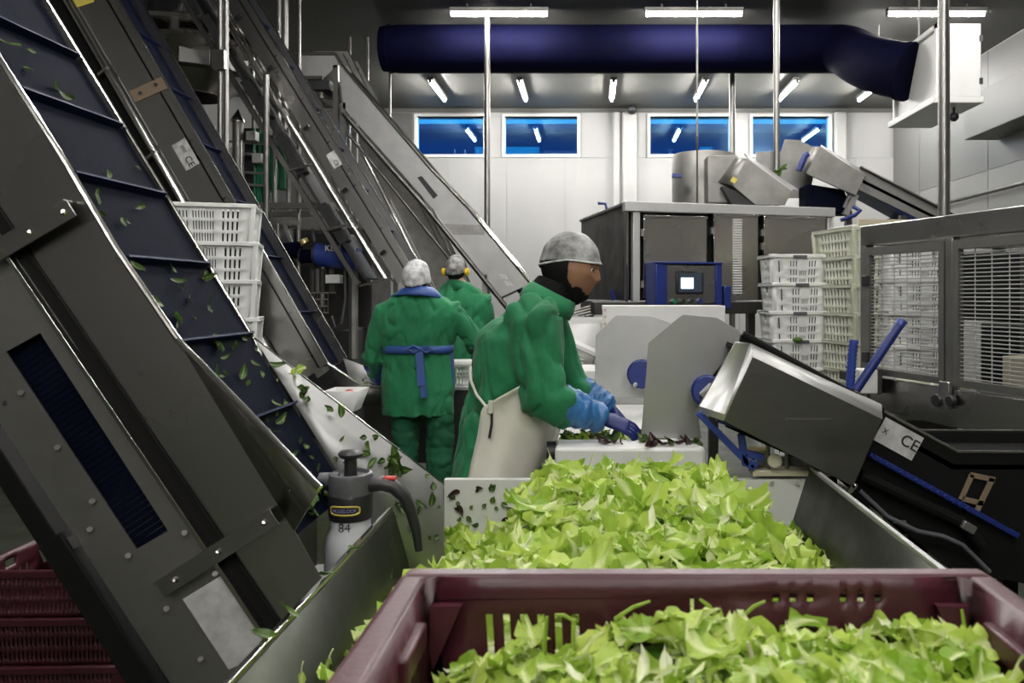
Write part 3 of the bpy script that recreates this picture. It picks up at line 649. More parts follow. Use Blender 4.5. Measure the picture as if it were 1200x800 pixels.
# ================================================================== STACKING CRATES
def wall_cells(wt, wb, h, slots, z0=0.0):
    """Wall of a crate in its own plane: x across, z up, tapered, with real openings"""
    xs = sorted({-.5,.5}|{round(s[i],4) for s in slots for i in (0,1)}); zs = sorted({0.0,1.0}|{round(s[i],4) for s in slots for i in (2,3)})
    vs = {}; v = []; f = []
    def vid(i, j):
        if (i,j) not in vs: vs[(i,j)] = len(v); v.append((xs[i]*(wb+(wt-wb)*zs[j]), zs[j]))
        return vs[(i,j)]
    for i in range(len(xs)-1):
        for j in range(len(zs)-1):
            cx, cz = (xs[i]+xs[i+1])/2, (zs[j]+zs[j+1])/2
            if any(s[0] < cx < s[1] and s[2] < cz < s[3] for s in slots): continue
            f.append((vid(i,j), vid(i+1,j), vid(i+1,j+1), vid(i,j+1)))
    return v, f
def slot_rows(groups):
    out = []
    for x0, x1, n, z0, z1 in groups:
        w_ = (x1-x0)/n
        for k in range(n): out.append((x0+w_*(k+.29), x0+w_*(k+.71), z0, z1))
    return out
def crate_body(L, W, H, taper, sl_long, sl_short, bottom_slots=False, every=False):
    b = MB(); l2, w2 = L-2*taper, W-2*taper
    for s in (-1,1):
        v, f = wall_cells(L-.03, l2-.03, H, sl_long)
        b.add([(x, s*((w2/2)+(W-w2)/2*z), z*H) for x, z in v], f)
        v, f = wall_cells(W-.03, w2-.03, H, sl_short)
        b.add([(s*((l2/2)+(L-l2)/2*z), x, z*H) for x, z in v], f)
    for sx in (-1,1):
        for sy in (-1,1):
            c = [(sx*(l2/2-.015),sy*w2/2,0),(sx*l2/2,sy*(w2/2-.015),0),(sx*L/2,sy*(W/2-.015),H),(sx*(L/2-.015),sy*W/2,H)]
            b.add(c, [(0,1,2,3)])
    v, f = wall_cells(w2, w2, 1, slot_rows([(-.45,.45,10,.08,.3),(-.45,.45,10,.4,.6),(-.45,.45,10,.7,.92)]) if bottom_slots else [])
    b.add([((z-.5)*l2, x, 0.004) for x, z in v], f)
    return b
def make_crate(name, L, W, H, m, sl_long, sl_short, taper=.025, rim=.02, cat='crate', group=None, posts=True, base=(0,0,0), dark_handle=False, load=True):
    t = thing(name, 'x', cat, base, group)
    o = obj('body', crate_body(L, W, H, taper, sl_long, sl_short, every=(m == 'maroon')), m, t, solid=.006 if m == 'maroon' else .008, sharp=10)
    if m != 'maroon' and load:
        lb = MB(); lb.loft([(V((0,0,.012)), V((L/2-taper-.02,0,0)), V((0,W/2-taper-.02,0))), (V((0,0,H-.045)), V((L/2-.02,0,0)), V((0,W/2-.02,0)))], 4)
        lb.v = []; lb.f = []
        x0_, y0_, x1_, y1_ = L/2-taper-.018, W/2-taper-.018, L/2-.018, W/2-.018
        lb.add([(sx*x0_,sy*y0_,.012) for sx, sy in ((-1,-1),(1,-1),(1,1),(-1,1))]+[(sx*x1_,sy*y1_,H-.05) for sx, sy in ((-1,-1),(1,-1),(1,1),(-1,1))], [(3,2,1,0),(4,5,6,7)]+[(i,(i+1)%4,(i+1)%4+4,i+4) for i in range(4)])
        obj('load', lb, 'slot_shade', t)  # added dark filler that gives the slots their shade, real contents unseen
    b = MB(); a, c = L/2+rim, W/2+rim; z0, z1 = H-.028, H+.002
    for s in (-1,1):
        b.bx(-a, a, s*(W/2-.002), s*c, z0, z1); b.bx(s*(L/2-.002), s*a, -W/2+.002, W/2-.002, z0, z1)
    obj('rim', b, m, t, bevel=.006)
    if posts:
        for sx in (-1,1):
            for sy in (-1,1):
                obj('corner_post', MB().bar((sx*(L/2-taper*.7), sy*(W/2-taper*.4-.0), .0), (sx*(L/2+.004), sy*(W/2+.004), H-.02), .03, .03), m, t, bevel=.006)
    if dark_handle:
        for sy in (-1,1): obj('handle_grip', MB().bx(-.055,.055, sy*(W/2+rim-.004), sy*(W/2+rim+.006), H-.03, H-.004), 'grey_plastic', t, bevel=.003)
    return t
g3 = ((.10,.30),(.38,.58),(.66,.86))
sl_left = slot_rows([(-.42,-.26,4,a,b_) for a,b_ in g3]+[(-.22,.06,8,a,b_) for a,b_ in g3]+[(.14,.38,4,a,b_) for a,b_ in g3])
sl_end = slot_rows([(-.3,.3,6,a,b_) for a,b_ in g3[:2]]+[(-.18,.18,1,.70,.86)])
Hc = .262
cw = make_crate('white_crate', .55, .36, .29, 'crate_white', sl_left, sl_end, group='white crates stacked behind the foremost conveyor')
ctop = PZ(237, 5.2)
words = ['topmost','second from the top','third from the top','fourth from the top','fifth from the top','sixth from the top','seventh from the top','lowest']
nL = 8; dz = (ctop-.29)/(nL-1)
for k in range(nL):
    place(cw, (PX(245,5.35)+(k%2)*.012, 5.42, ctop-.29-k*dz), math.radians(17+(k%3)*1.0), f'white slotted plastic crate, {words[k]} of the stack behind the foremost conveyor', k == 0)
# stacks right of centre
sl_r = slot_rows([(-.19,-.03,3,.10,.28),(-.19,-.03,3,.36,.54),(-.19,-.03,3,.62,.82),(.17,.33,3,.10,.28),(.17,.33,3,.36,.54),(.17,.33,3,.62,.82),(.0,.14,4,.06,.24),(.0,.14,4,.34,.50),(-.42,-.36,1,.1,.3),(-.42,-.36,1,.45,.8)])
cr = make_crate('white_crate', .46, .34, .255, 'crate_white', sl_r, sl_end, taper=.02, rim=.016, group='white crates stacked before the steel machine', posts=False, dark_handle=True)
YS = 6.25; nR = 8; top = PZ(298, YS-.17); dz = 33.2/F*(YS-.17)
for k in range(nR):
    z = top-.255-k*dz
    if z < -.001: break
    place(cr, (PX(929,YS)+(.012 if k%2 else 0), YS, z if z > .05 else 0), math.radians(3+(k%2)*2), f'white slotted crate with grip, {words[k] if k < 7 else "lowest"} of the stack before the louvred machine', k == 0)
tag(obj('crate_stand', MB().bx(PX(929,YS)-.25, PX(929,YS)+.25, YS-.2, YS+.2, 0, max(.01, top-.255-(k if z<-.001 else nR-1)*dz + (dz if z<-.001 else 0)-.0)), 'steel_dark', None, (PX(929,YS),YS,0)), 'low dark stand under the crate stack before the louvred machine', 'stand')
tag(obj('leaf_scrap', MB().ball((PX(934,YS-.2),YS-.215,top-3*dz+.0), .035, 10, (1.2,.5,.6)), 'baby_green', None, (PX(934,YS-.2),YS-.2,top-3*dz)), 'clump of wilted green leaf on a white crate grip', 'leaf')
cs = make_crate('stained_crate', .40, .56, .255, 'crate_stained', slot_rows([(-.3,.3,5,a,b_) for a,b_ in g3]), slot_rows([(-.35,.35,8,a,b_) for a,b_ in g3]), taper=.02, rim=.016, group='stained crates stacked beside the wire cage')
YS2 = 6.0; top2 = PZ(266, YS2-.25)
for k in range(9):
    z = top2-.255-k*33.5/F*(YS2-.25)
    if z < 0: break
    place(cs, (PX(1003,YS2)+(.01 if k%2 else 0), YS2, z), math.radians(14+(k%2)), f'stained off-white crate, number {k+1} from the top of the stack left of the wire cage'.replace('number 1 from the top','topmost').replace('number 2 from the top','second').replace('number 3 from the top','third').replace('number 4 from the top','fourth').replace('number 5 from the top','fifth').replace('number 6 from the top','sixth').replace('number 7 from the top','seventh').replace('number 8 from the top','eighth'), k == 0)
tag(obj('crate_stand', MB().bx(PX(1003,YS2)-.24, PX(1003,YS2)+.24, YS2-.28, YS2+.28, 0, max(.01, z+33.5/F*(YS2-.25) if z < 0 else z)), 'steel_dark', None, (PX(1003,YS2),YS2,0)), 'low dark stand under the stained crates left of the cage', 'stand')
t = thing('white_tray', 'flat white tray lying on the stained crate stack', 'tray', (PX(1020,YS2), YS2, top2))
obj('tray_floor', MB().box((PX(1028,YS2),YS2,top2+.012), (.62,.42,.02), rotz(.25)), 'white_plastic', t, bevel=.004)
obj('tray_edge', MB().box((PX(1028,YS2)+.05,YS2-.21,top2+.035), (.62,.015,.05), rotz(.25)), 'cream', t, bevel=.003)
# dark red crates on the floor, lower left
sl_m = slot_rows([(-.36,.36,26,.10,.30),(-.36,.36,26,.40,.60),(-.36,.36,26,.70,.88),(-.44,-.40,1,.2,.5),(.41,.45,1,.2,.5)])
cm = make_crate('maroon_crate', .60, .40, .17, 'maroon', sl_m, sl_end, taper=.01, rim=.012, group='dark red crates under the foremost conveyor', posts=False)
cpos = P(62, 690, 2.75)
for k in range(3):
    place(cm, (cpos.x, 2.95, .172*(2-k)), math.radians(2), f'dark red slotted crate on the floor under the foremost conveyor, {["topmost","middle","lowest"][k]} of three', k == 0)
# ================================================================== STEEL HOUSING IN THE MIDDLE (turned 14.6 degrees)
AM = math.radians(14.6); eM = V((math.cos(AM), math.sin(AM), 0)); dM = V((-math.sin(AM), math.cos(AM), 0)); OM = V((.315, 6.6, 0)); RM = rotz(AM)
def M_(t, s, z): return OM+eM*t+dM*s+V((0,0,z))
def mbox(t0, t1, s0, s1, z0, z1, mb=None): return (mb or MB()).box(M_((t0+t1)/2,(s0+s1)/2,(z0+z1)/2), (abs(t1-t0),abs(s1-s0),abs(z1-z0)), RM)
ZT = PZ(236, 6.6); ZB = PZ(352, 6.6)
t = thing('weigh_machine', 'big stainless steel machine housing with doors, louvres and a blue operator panel', 'machine', M_(1,.8,0))
LM = 1.98; DM = 1.6
obj('top_beam', mbox(-.03, LM+.02, -.03, .05, ZT-.085, ZT), 'steel_pale', t, bevel=.006)
obj('top_plate', mbox(-.03, LM+.02, .05, DM, ZT-.03, ZT-.004), 'steel_matt', t, bevel=.004)
obj('side_panel', mbox(-.01, .03, .08, DM, ZB, ZT-.03), 'steel_dark', t, bevel=.004)
obj('side_panel', mbox(LM-.03, LM+.01, .08, DM, ZB, ZT-.03), 'steel_dark', t, bevel=.004)
obj('back_panel', mbox(0, LM, DM-.03, DM, ZB, ZT-.03), 'steel_dark', t)
obj('inner_wall', mbox(.03, LM-.03, .12, .14, ZB, ZT-.03), 'black_rubber', t)
obj('corner_tube', MB().tube([M_(.0,.02,ZB-.02), M_(.0,.02,ZT-.05)], .018, 8), 'steel_shiny', t)
obj('post', mbox(.05, .115, -.01, .06, ZB-.1, ZT-.085), 'steel_pale', t, bevel=.006)
obj('post', mbox(LM-.05, LM, -.01, .06, ZB-.1, ZT-.085), 'steel_pale', t, bevel=.006)
def door(t0, t1, z0, z1, s=-.02):
    o = obj('door', mbox(t0, t1, s, s+.05, z0, z1), 'steel_house', t, bevel=.008)
    obj('door_edge', mbox(t0-.008, t1+.004, s-.012, s+.01, z1-.02, z1+.004), 'steel_shiny', o, bevel=.002)
    obj('door_edge', mbox(t0-.01, t0+.008, s-.012, s+.01, z0, z1), 'steel_shiny', o, bevel=.002)
    for z in (z1-.15, z0+.12): obj('hinge', mbox(t0-.03, t0, s, s+.03, z-.03, z+.03), 'steel_matt', o)
    return o
door(.15, .73, ZB+.02, PZ(252,6.6)); o = door(.80, 1.225, ZB, PZ(249,6.7)); door(1.285, 1.90, PZ(304,6.9), PZ(253,6.9))
for k in range(30):
    z = PZ(257,6.8)-k*.0225; obj('louvre', mbox(.975, 1.06, -.032, -.014, z-.006, z+.006), 'frame_white', o)
obj('lower_beam', mbox(-.3, LM+.05, -.02, .1, ZB-.12, ZB-.01), 'steel_dark', t, bevel=.008)
obj('lower_beam', mbox(-.02, .1, .1, DM, ZB-.12, ZB-.01), 'steel_dark', t, bevel=.008)
obj('lower_shelf', mbox(0, LM, .1, DM, ZB-.12, ZB-.10), 'steel_dark', t)
for tt, ss in ((.06,.04),(LM-.06,.04),(.06,DM-.06),(LM-.06,DM-.06)): obj('leg', mbox(tt-.04, tt+.04, ss-.04, ss+.04, 0, ZB-.1), 'steel_dark', t)
obj('handle', MB().tube([M_(.0,.62,ZT-.02), M_(-.02,.62,ZT+.05), M_(-.09,.62,ZT+.055)], .014, 8), 'blue_plastic', t)
obj('handle', MB().tube([M_(-.03,.3,ZB+.0), M_(-.05,.3,ZB+.09)], .02, 8), 'blue_plastic', t)
for k in range(4): obj('side_rod', MB().tube([M_(-.02,.2+.3*k,ZB-.06), M_(-.3,.25+.3*k,ZB-.14)], .012, 6), 'steel_matt', t)
# operator panel
pc = M_(.44, -.30, 0)
o = obj('operator_panel', mbox(.20, .70, -.30, -.08, PZ(356,6.35), PZ(309,6.35)), 'steel_flat', t, bevel=.012)
for a_, b_ in ((.145,.25),(.68,.74)): obj('blue_cheek', mbox(a_, b_, -.32, -.05, PZ(362,6.35), PZ(307,6.35)), 'blue_plastic', o, bevel=.01)
obj('blue_hood', mbox(.145, .74, -.33, -.05, PZ(309,6.35), PZ(306.5,6.35)), 'blue_plastic', o, bevel=.006)
obj('bezel', mbox(.325, .58, -.312, -.28, PZ(345,6.3), PZ(317,6.3)), 'black_plastic', o, bevel=.02)
obj('screen', mbox(.35, .555, -.3165, -.30, PZ(342,6.3), PZ(320,6.3)), 'screen_dark', o)
obj('screen_window', mbox(.37, .48, -.319, -.315, PZ(338,6.3), PZ(325,6.3)), 'screen_glow', o)
for k, m_ in enumerate(('green_hose','black_plastic','black_plastic','blue_plastic')):
    obj('button', MB().tube([M_(.31+.075*k,-.30,PZ(353,6.3)), M_(.31+.075*k,-.335,PZ(353,6.3))], .02, 10), m_, o)
obj('blue_post', mbox(.80, .87, -.22, -.12, PZ(362,6.5), PZ(335,6.5)), 'blue_plastic', t, bevel=.01)
# ---------- on its roof
Yr = 7.5
t = thing('steel_drum', 'curved steel drum hopper on the roof of the machine', 'hopper', (PX(825,Yr), Yr, ZT))
obj('shell', MB().lathe([(.31,ZT),(.31,PZ(182,Yr)),(.30,PZ(180,Yr)),(.30,ZT)], (PX(826,Yr),Yr+.1,0), 32), 'steel_matt', t, solid=0)
obj('cover', MB().prism([P(829,182,7.1),P(863,181,7.1),P(880,200,7.1),P(880,238,7.1),P(829,238,7.1)], (0,.5,0)), 'steel_matt', t, bevel=.01)
obj('latch', MB().box(P(793,206,7.28), (.09,.06,.035)), 'blue_plastic', t, bevel=.004)
obj('seam_rod', MB().tube([P(817,238,7.15), P(817,160,7.15)], .008, 8), 'steel_shiny', t)
t = thing('discharge_chute', 'square steel discharge chute sloping over the machine roof', 'chute', (PX(885,7.0), 7.0, ZT))
obj('side', MB().prism(pp([(876,186),(928,224),(920,240),(885,240),(858,217)], 6.95), (0,.02,0)), 'steel_matt', t, bevel=.004)
obj('lip', MB().prism([P(876,186,6.95),P(928,224,6.95),P(936,224,7.25),P(872,181,7.25)], (0,0,.015)), 'steel_pale', t)
obj('mouth', MB().add([P(876,186,6.95),P(858,217,6.95),P(842,213,7.1),P(862,186,7.1)], [(0,1,2,3)]), 'steel_matt', t, solid=.01)
obj('underside', MB().prism([P(846,218,6.98),P(905,240,6.98),P(858,240,6.98)], (0,.25,0)), 'black_rubber', t)
obj('sticker', MB().box(P(860,211,6.94), (.05,.004,.05), Matrix.Rotation(.6,3,'Y')), 'yellow_sticker', t)
Yg = 7.7
t = thing('roof_conveyor', 'inclined conveyor with blue belt discharging onto the machine roof', 'conveyor', (PX(1080,Yg), Yg, 0))
obj('hood', MB().prism(pp([(962,172),(1014,206),(1003,229),(944,203)], Yg-.1), (0,.03,0)), 'steel_matt', t, bevel=.004)
obj('hood_end', MB().add([P(962,172,Yg-.1),P(944,203,Yg-.1),P(938,202,Yg+.25),P(952,172,Yg+.25)], [(0,1,2,3)]), 'steel_matt', t, solid=.012)
obj('hood_top', MB().add([P(962,172,Yg-.1),P(1014,206,Yg-.1),P(1018,204,Yg+.25),P(962,170,Yg+.25)], [(0,1,2,3)]), 'steel_pale', t, solid=.01)
obj('side_plate', MB().prism(pp([(1008,196),(1135,262),(1135,285),(1006,222)], Yg), (0,.02,0)), 'steel_matt', t, bevel=.003)
obj('rim', MB().tube([P(1008,195,Yg-.01), P(1135,261,Yg-.01)], .016, 8), 'steel_dark', t)
obj('side_plate', MB().prism(pp([(1008,196),(1135,262),(1135,285),(1006,222)], Yg+.4), (0,.02,0)), 'steel_matt', t, bevel=.003)
obj('belt', MB().prism([P(955,182,Yg),P(1130,270,Yg),P(1130,274,Yg),P(955,186,Yg)], (0,.4,0)), 'blue_belt', t)
obj('return_belt', MB().prism([P(1005,214,Yg+.02),P(1090,262,Yg+.02),P(1090,268,Yg+.02),P(1005,221,Yg+.02)], (0,.36,0)), 'blue_plastic', t)
obj('back_plate', MB().prism(pp([(886,178),(916,177),(920,163),(938,164),(960,176),(948,232),(886,232)], Yg+.35), (0,.02,0)), 'steel_matt', t, bevel=.003)
obj('blue_roller', MB().tube([P(936,200,Yg), P(943,183,Yg), P(947,180,Yg)], [.03,.035,.03], 12), 'blue_plastic', t)
obj('drive_guard', MB().prism(pp([(945,215),(990,222),(1000,250),(945,250)], Yg+.05), (0,.3,0)), 'blue_belt', t, bevel=.02)
obj('stand', MB().bar(P(1003,228,Yg-.02), P(990,252,Yg-.02), .06, .05).bar(P(996,226,Yg-.02), P(989,243,Yg-.02), .025, .03), 'steel_matt', t)
obj('hose', MB().tube([P(1000,242,Yg-.05),P(1008,247,Yg-.1),P(1002,252,Yg-.12),P(985,258,Yg-.1)], .02, 8), 'blue_plastic', t)
for yy in (Yg+.05, Yg+.35): obj('leg', MB().bx(PX(1060,Yg)-.03, PX(1060,Yg)+.03, yy-.03, yy+.03, 0, PZ(252,Yg)), 'steel_dark', t)
for yy in (Yg+.05, Yg+.35): obj('leg', MB().bx(PX(1120,Yg)-.03, PX(1120,Yg)+.03, yy-.03, yy+.03, 0, PZ(280,Yg)), 'steel_dark', t)
obj('leg', MB().bx(PX(994,Yg)-.03, PX(994,Yg)+.03, Yg-.03, Yg+.03, 0, PZ(250,Yg)), 'steel_dark', t)

# ------------------------------------------------------------------ white splash board, bin and louvred box before the machine
Yq = 5.0
t = thing('splash_board', 'white plastic board with rusty bolts standing behind the deflector plates', 'board', (PX(777,Yq), Yq, 0))
obj('board', MB().bx(PX(706,Yq), PX(850,Yq), Yq, Yq+.04, .80, PZ(358,Yq)), 'white_plastic', t, bevel=.006)
obj('top_ledge', MB().bx(PX(706,Yq), PX(850,Yq), Yq+.04, Yq+.3, PZ(358,Yq)-.03, PZ(358,Yq)), 'white_plastic', t, bevel=.006)
for py in (363,371,379): obj('bolt', MB().tube([P(709,py,Yq), P(709,py,Yq-.012)], .009, 8), 'plate_gold', t)
for px in (720,838): obj('leg', MB().bx(PX(px,Yq)-.03, PX(px,Yq)+.03, Yq+.05, Yq+.11, 0, .85), 'steel_dark', t)
Yn = 5.6
t = thing('grey_bin', 'grey plastic bin standing behind the sorting table', 'bin', (PX(678,Yn), Yn, 0))
x0, x1 = PX(650,Yn), PX(708,Yn); zt = PZ(376,Yn)
b = MB()
b.loft([(V(((x0+x1)/2,Yn+.2,.6)), V((.15,0,0)), V((0,.17,0))), (V(((x0+x1)/2,Yn+.2,zt)), V(((x1-x0)/2,0,0)), V((0,.22,0)))], 4, caps=False)
b = MB(); 
for s in (0,1): pass
bot_ = [V((x0+.06,Yn+.03,.6)),V((x1-.06,Yn+.03,.6)),V((x1-.06,Yn+.4,.6)),V((x0+.06,Yn+.4,.6))]; top_ = [V((x0,Yn,zt)),V((x1,Yn,zt)),V((x1,Yn+.45,zt)),V((x0,Yn+.45,zt))]
b.add(bot_+top_, [(3,2,1,0)]+[(i,(i+1)%4,(i+1)%4+4,i+4) for i in range(4)])
obj('body', b, 'steel_pale', t, solid=.008)
b = MB()
for i in range(4): b.bar(top_[i], top_[(i+1)%4], .03, .025)
obj('rim', b, 'frame_white', t)
obj('stand', MB().bx(x0+.08, x1-.08, Yn+.08, Yn+.35, 0, .6), 'steel_dark', t)
Yv = 5.2
t = thing('louvred_box', 'tilted steel box with louvre slots behind the sorting worker', 'box', (PX(680,Yv), Yv, 0))
q = [P(650,395,Yv), P(698,418,Yv), P(690,440,Yv), P(650,432,Yv)]
obj('casing', MB().prism(q, (0,.35,0)), 'steel', t, bevel=.006)
obj('lid', MB().prism([P(650,391,Yv-.01),P(700,414,Yv-.01),P(699,419,Yv-.01),P(650,396,Yv-.01)], (0,.37,0)), 'frame_white', t, bevel=.004)
for k in range(5): obj('louvre', MB().bar(P(669+k*.5,411+k*4.4,Yv-.004), P(684-k*.3,417.5+k*4.2,Yv-.004), .008, .008), 'label_paper', t)
obj('stand', MB().bx(PX(655,Yv), PX(690,Yv), Yv+.05, Yv+.3, 0, PZ(436,Yv)), 'steel_dark', t)
# ------------------------------------------------------------------ white sorting table
zt = .885
t = thing('sorting_table', 'long white sorting table scattered with salad leaves before the deflector plates', 'table', (.3, 3.9, 0))
obj('table_top', MB().bx(-.14, .42, 2.86, 4.85, zt-.03, zt), 'white_plastic', t, bevel=.004)
obj('front_ledge', MB().bx(-.13, .42, 2.80, 2.98, zt-.03, zt+.055), 'white_plastic', t, bevel=.012)
obj('rear_ledge', MB().bx(PX(650,4.6), PX(700,4.6), 4.55, 4.95, zt+.0, PZ(433,4.6)), 'white_plastic', t, bevel=.008)
obj('back_rail', MB().bx(-.14, .42, 4.3, 4.36, zt, zt+.05), 'steel_pale', t, bevel=.004)
obj('bolt', MB().tube([P(681,440,4.56), P(681,440,4.54)], .012, 8), 'steel_dark', t)
obj('roller_end', MB().tube([V((-.13,2.90,zt+.02)), V((-.165,2.90,zt+.02))], .042, 16), 'black_rubber', t)
for x_, y_ in ((-.10,2.95),(.38,2.95),(-.10,4.75),(.38,4.75)): obj('leg', MB().bx(x_-.025,x_+.025,y_-.025,y_+.025,0,zt-.03), 'steel_matt', t)
# second line table on the left, where the two back workers stand
Y2 = 6.35
t = thing('side_table', 'dark fronted steel table before the two workers at the back', 'table', (PX(520,Y2), Y2, 0))
z2 = PZ(453, Y2)
obj('table_top', MB().bx(PX(428,Y2), PX(600,Y2), Y2, Y2+.42, z2-.03, z2), 'steel_pale', t, bevel=.004)
obj('front_panel', MB().bx(PX(430,Y2), PX(598,Y2), Y2+.03, Y2+.05, .1, z2-.03), 'steel_dark', t)
for px in (436,592):
    for yy in (Y2+.08, Y2+.36): obj('leg', MB().bx(PX(px,Y2)-.03, PX(px,Y2)+.03, yy-.03, yy+.03, 0, z2-.03), 'steel_dark', t)
sl_b = slot_rows([(-.4,.4,9,.12,.4),(-.4,.4,9,.5,.8)])
cb = make_crate('white_basket', .34, .42, .19, 'crate_white', sl_b, sl_b, taper=.015, rim=.012, group=None, posts=False, load=False)
place(cb, (PX(538,Y2+.2), Y2+.215, z2+.0), .1, 'white slotted basket on the table between the workers', True)
# little white bin by the conveyor trough, with red and dark bits in it
Yz = 4.6
t = thing('waste_tray', 'small white tray of dark scraps beside the foremost hopper wall', 'tray', (PX(402,Yz), Yz, 0))
b = MB(); zt2 = PZ(458,Yz); zb2 = PZ(482,Yz)
bo = [V((PX(388,Yz),Yz,zb2)),V((PX(414,Yz),Yz,zb2)),V((PX(414,Yz),Yz+.15,zb2)),V((PX(388,Yz),Yz+.15,zb2))]
to = [V((PX(380,Yz),Yz-.02,zt2)),V((PX(419,Yz),Yz-.02,zt2)),V((PX(421,Yz),Yz+.2,zt2)),V((PX(380,Yz),Yz+.2,zt2))]
b.add(bo+to, [(3,2,1,0)]+[(i,(i+1)%4,(i+1)%4+4,i+4) for i in range(4)])
obj('body', b, 'white_plastic', t, solid=.006)
obj('stand', MB().bx(PX(392,Yz), PX(410,Yz), Yz+.03, Yz+.13, 0, zb2), 'steel_dark', t)
tag(obj('tomato_scrap', MB().ball((PX(405,Yz),Yz+.07,zt2-.02), .028, 10, (1.2,1,.8)), 'red', None, (PX(405,Yz),Yz+.07,zt2-.03)), 'red scrap lying in the small white tray', 'food scrap')

# ================================================================== NEAR RIGHT CONVEYOR WITH HOOD AND DEFLECTORS
Yh = 2.62; Yc0, Yc1 = 2.74, 3.16
t = thing('hooded_conveyor', 'dark inclined conveyor with grey steel hood and tall deflector plate at the sorting table', 'conveyor', (PX(1050,2.9), 2.9, 0))
obj('side_plate', MB().prism(pp([(868,392),(1122,530),(1290,531),(1290,700),(1115,668),(985,560),(850,500)], Yc0), (0,.012,0)), 'black_matt', t, bevel=.002)
obj('side_plate', MB().prism(pp([(868,392),(1122,530),(1290,531),(1290,700),(1115,668),(985,560),(850,500)], Yc0), (0,.012,0)).xf(lambda p: p+V((0,.42,0))), 'black_matt', t, bevel=.002)
obj('belt', MB().prism([P(866,405,Yc0),P(1118,544,Yc0),P(1290,545,Yc0),P(1290,550,Yc0),P(1116,550,Yc0),P(864,410,Yc0)], (0,.42,0)), 'black_matt', t)
obj('rim', MB().tube([P(870,391,Yc0), P(1035,481,Yc0)], .013, 10), 'black_matt', t)
obj('rim', MB().tube([P(1035,481,Yc0), P(1122,529,Yc0), P(1290,530,Yc0)], .0055, 8), 'steel_shiny', t)
obj('rim', MB().tube([P(870,391,Yc0)+V((0,.43,0)), P(1122,529,Yc0)+V((0,.43,0)), P(1290,530,Yc0)+V((0,.43,0))], .0055, 8), 'steel_dark', t)
# hood
A1, A2, A3, A4 = P(882,418,Yh), P(1034,491,Yh), P(1000,570,Yh), P(848,493,Yh)
h = obj('hood', MB().prism([A1,A2,A3,A4], (0,.004,0)), 'steel_hood', t, bevel=.001)
T1, T2 = P(880,402,Yh+.12), P(1033,474,Yh+.12)
obj('hood_top', MB().add([A1,A2,T2,T1], [(0,1,2,3)]), 'steel_pale', h, solid=.003)
obj('hood_bevel', MB().add([A1,A4,P(815,482,Yh+.10),P(862,400,Yh+.12),T1], [(0,1,2,3,4)]), 'steel_pale', h, solid=.003)
obj('hood_back', MB().add([T1,T2,T2+V((0,.42,-.05)),T1+V((0,.42,-.05))], [(0,1,2,3)]), 'steel_matt', h, solid=.003)
obj('bolt', MB().ball(P(1002,569,Yh-.01), .010, 10), 'steel_shiny', h)
obj('scratch_mark', MB().prism([P(921,490,Yh-.0005),P(975,490,Yh-.0005),P(975,491.2,Yh-.0005),P(921,491.2,Yh-.0005)], (0,.0004,0)), 'steel_shiny', h)
obj('belt_guard', MB().bar(P(1018,532,Yc0-.02), P(1192,627,Yc0-.02), .020, .03), 'blue_plastic', t, bevel=.003)
for k in range(14):
    f_ = k/13; q = P(1024+f_*110, 535+f_*61, Yc0-.04); obj('belt_tooth', MB().box(q, (.016,.012,.012), Matrix.Rotation(-.5,3,'Y')), 'blue_plastic', t)
rt = P(1081,519,2.7)-P(1030,491,2.7)
cp = P(1053,514,Yc0-.006); upn = V((-rt.z,0,rt.x)); upn = upn if upn.z > 0 else -upn
ce_label('maker_plate', cp, rt, upn, (0,-1,0), .155, .092, t, off=(.27,.05), ts=.62)
lettering('X', .03, face_matrix(cp+V((0,-.003,0))-rt.normalized()*.055, rt, upn), 'ink', t, .0004)
br = MB()
def brk(x0,y0,x1,y1,w_): br.bar(P(x0,y0,Yc0-.012), P(x1,y1,Yc0-.012), w_, .004)
brk(1137,556,1166,562,.018); brk(1128,584,1152,590,.018); brk(1139,556,1126,585,.018); brk(1163,560,1143,602,.02)
obj('bracket', br, 'plate_gold', t)
obj('lower_tube', MB().tube([P(1008,556,Yc0-.03), P(1128,612,Yc0-.03), P(1150,640,Yc0-.03)], .022, 10), 'black_matt', t)
obj('terminal_block', MB().box(P(1134,617,Yc0-.05), (.05,.03,.03), Matrix.Rotation(.5,3,'Y')), 'steel_matt', t, bevel=.003)
obj('cable', MB().tube([P(1008,575,Yc0-.05),P(1040,605,Yc0-.06),P(1075,622,Yc0-.06),P(1105,628,Yc0-.05),P(1128,638,Yc0-.05),P(1160,670,Yc0-.06)], .008, 8), 'grey_plastic', t)
obj('stay', MB().bar(P(990,582,Yh), P(1000,570,Yh), .015, .012), 'steel_shiny', t)
obj('pin', MB().box(P(1054,611,Yc0-.06), (.045,.01,.008)), 'steel_matt', t)
for px, zz in ((1130,PZ(640,Yc0)),(1250,PZ(680,Yc0)),(1010,PZ(560,Yc0))):
    for yy in (Yc0+.03, Yc1-.03): obj('leg', MB().bx(PX(px,Yc0)-.03, PX(px,Yc0)+.03, yy-.025, yy+.025, 0, zz), 'black_matt', t)
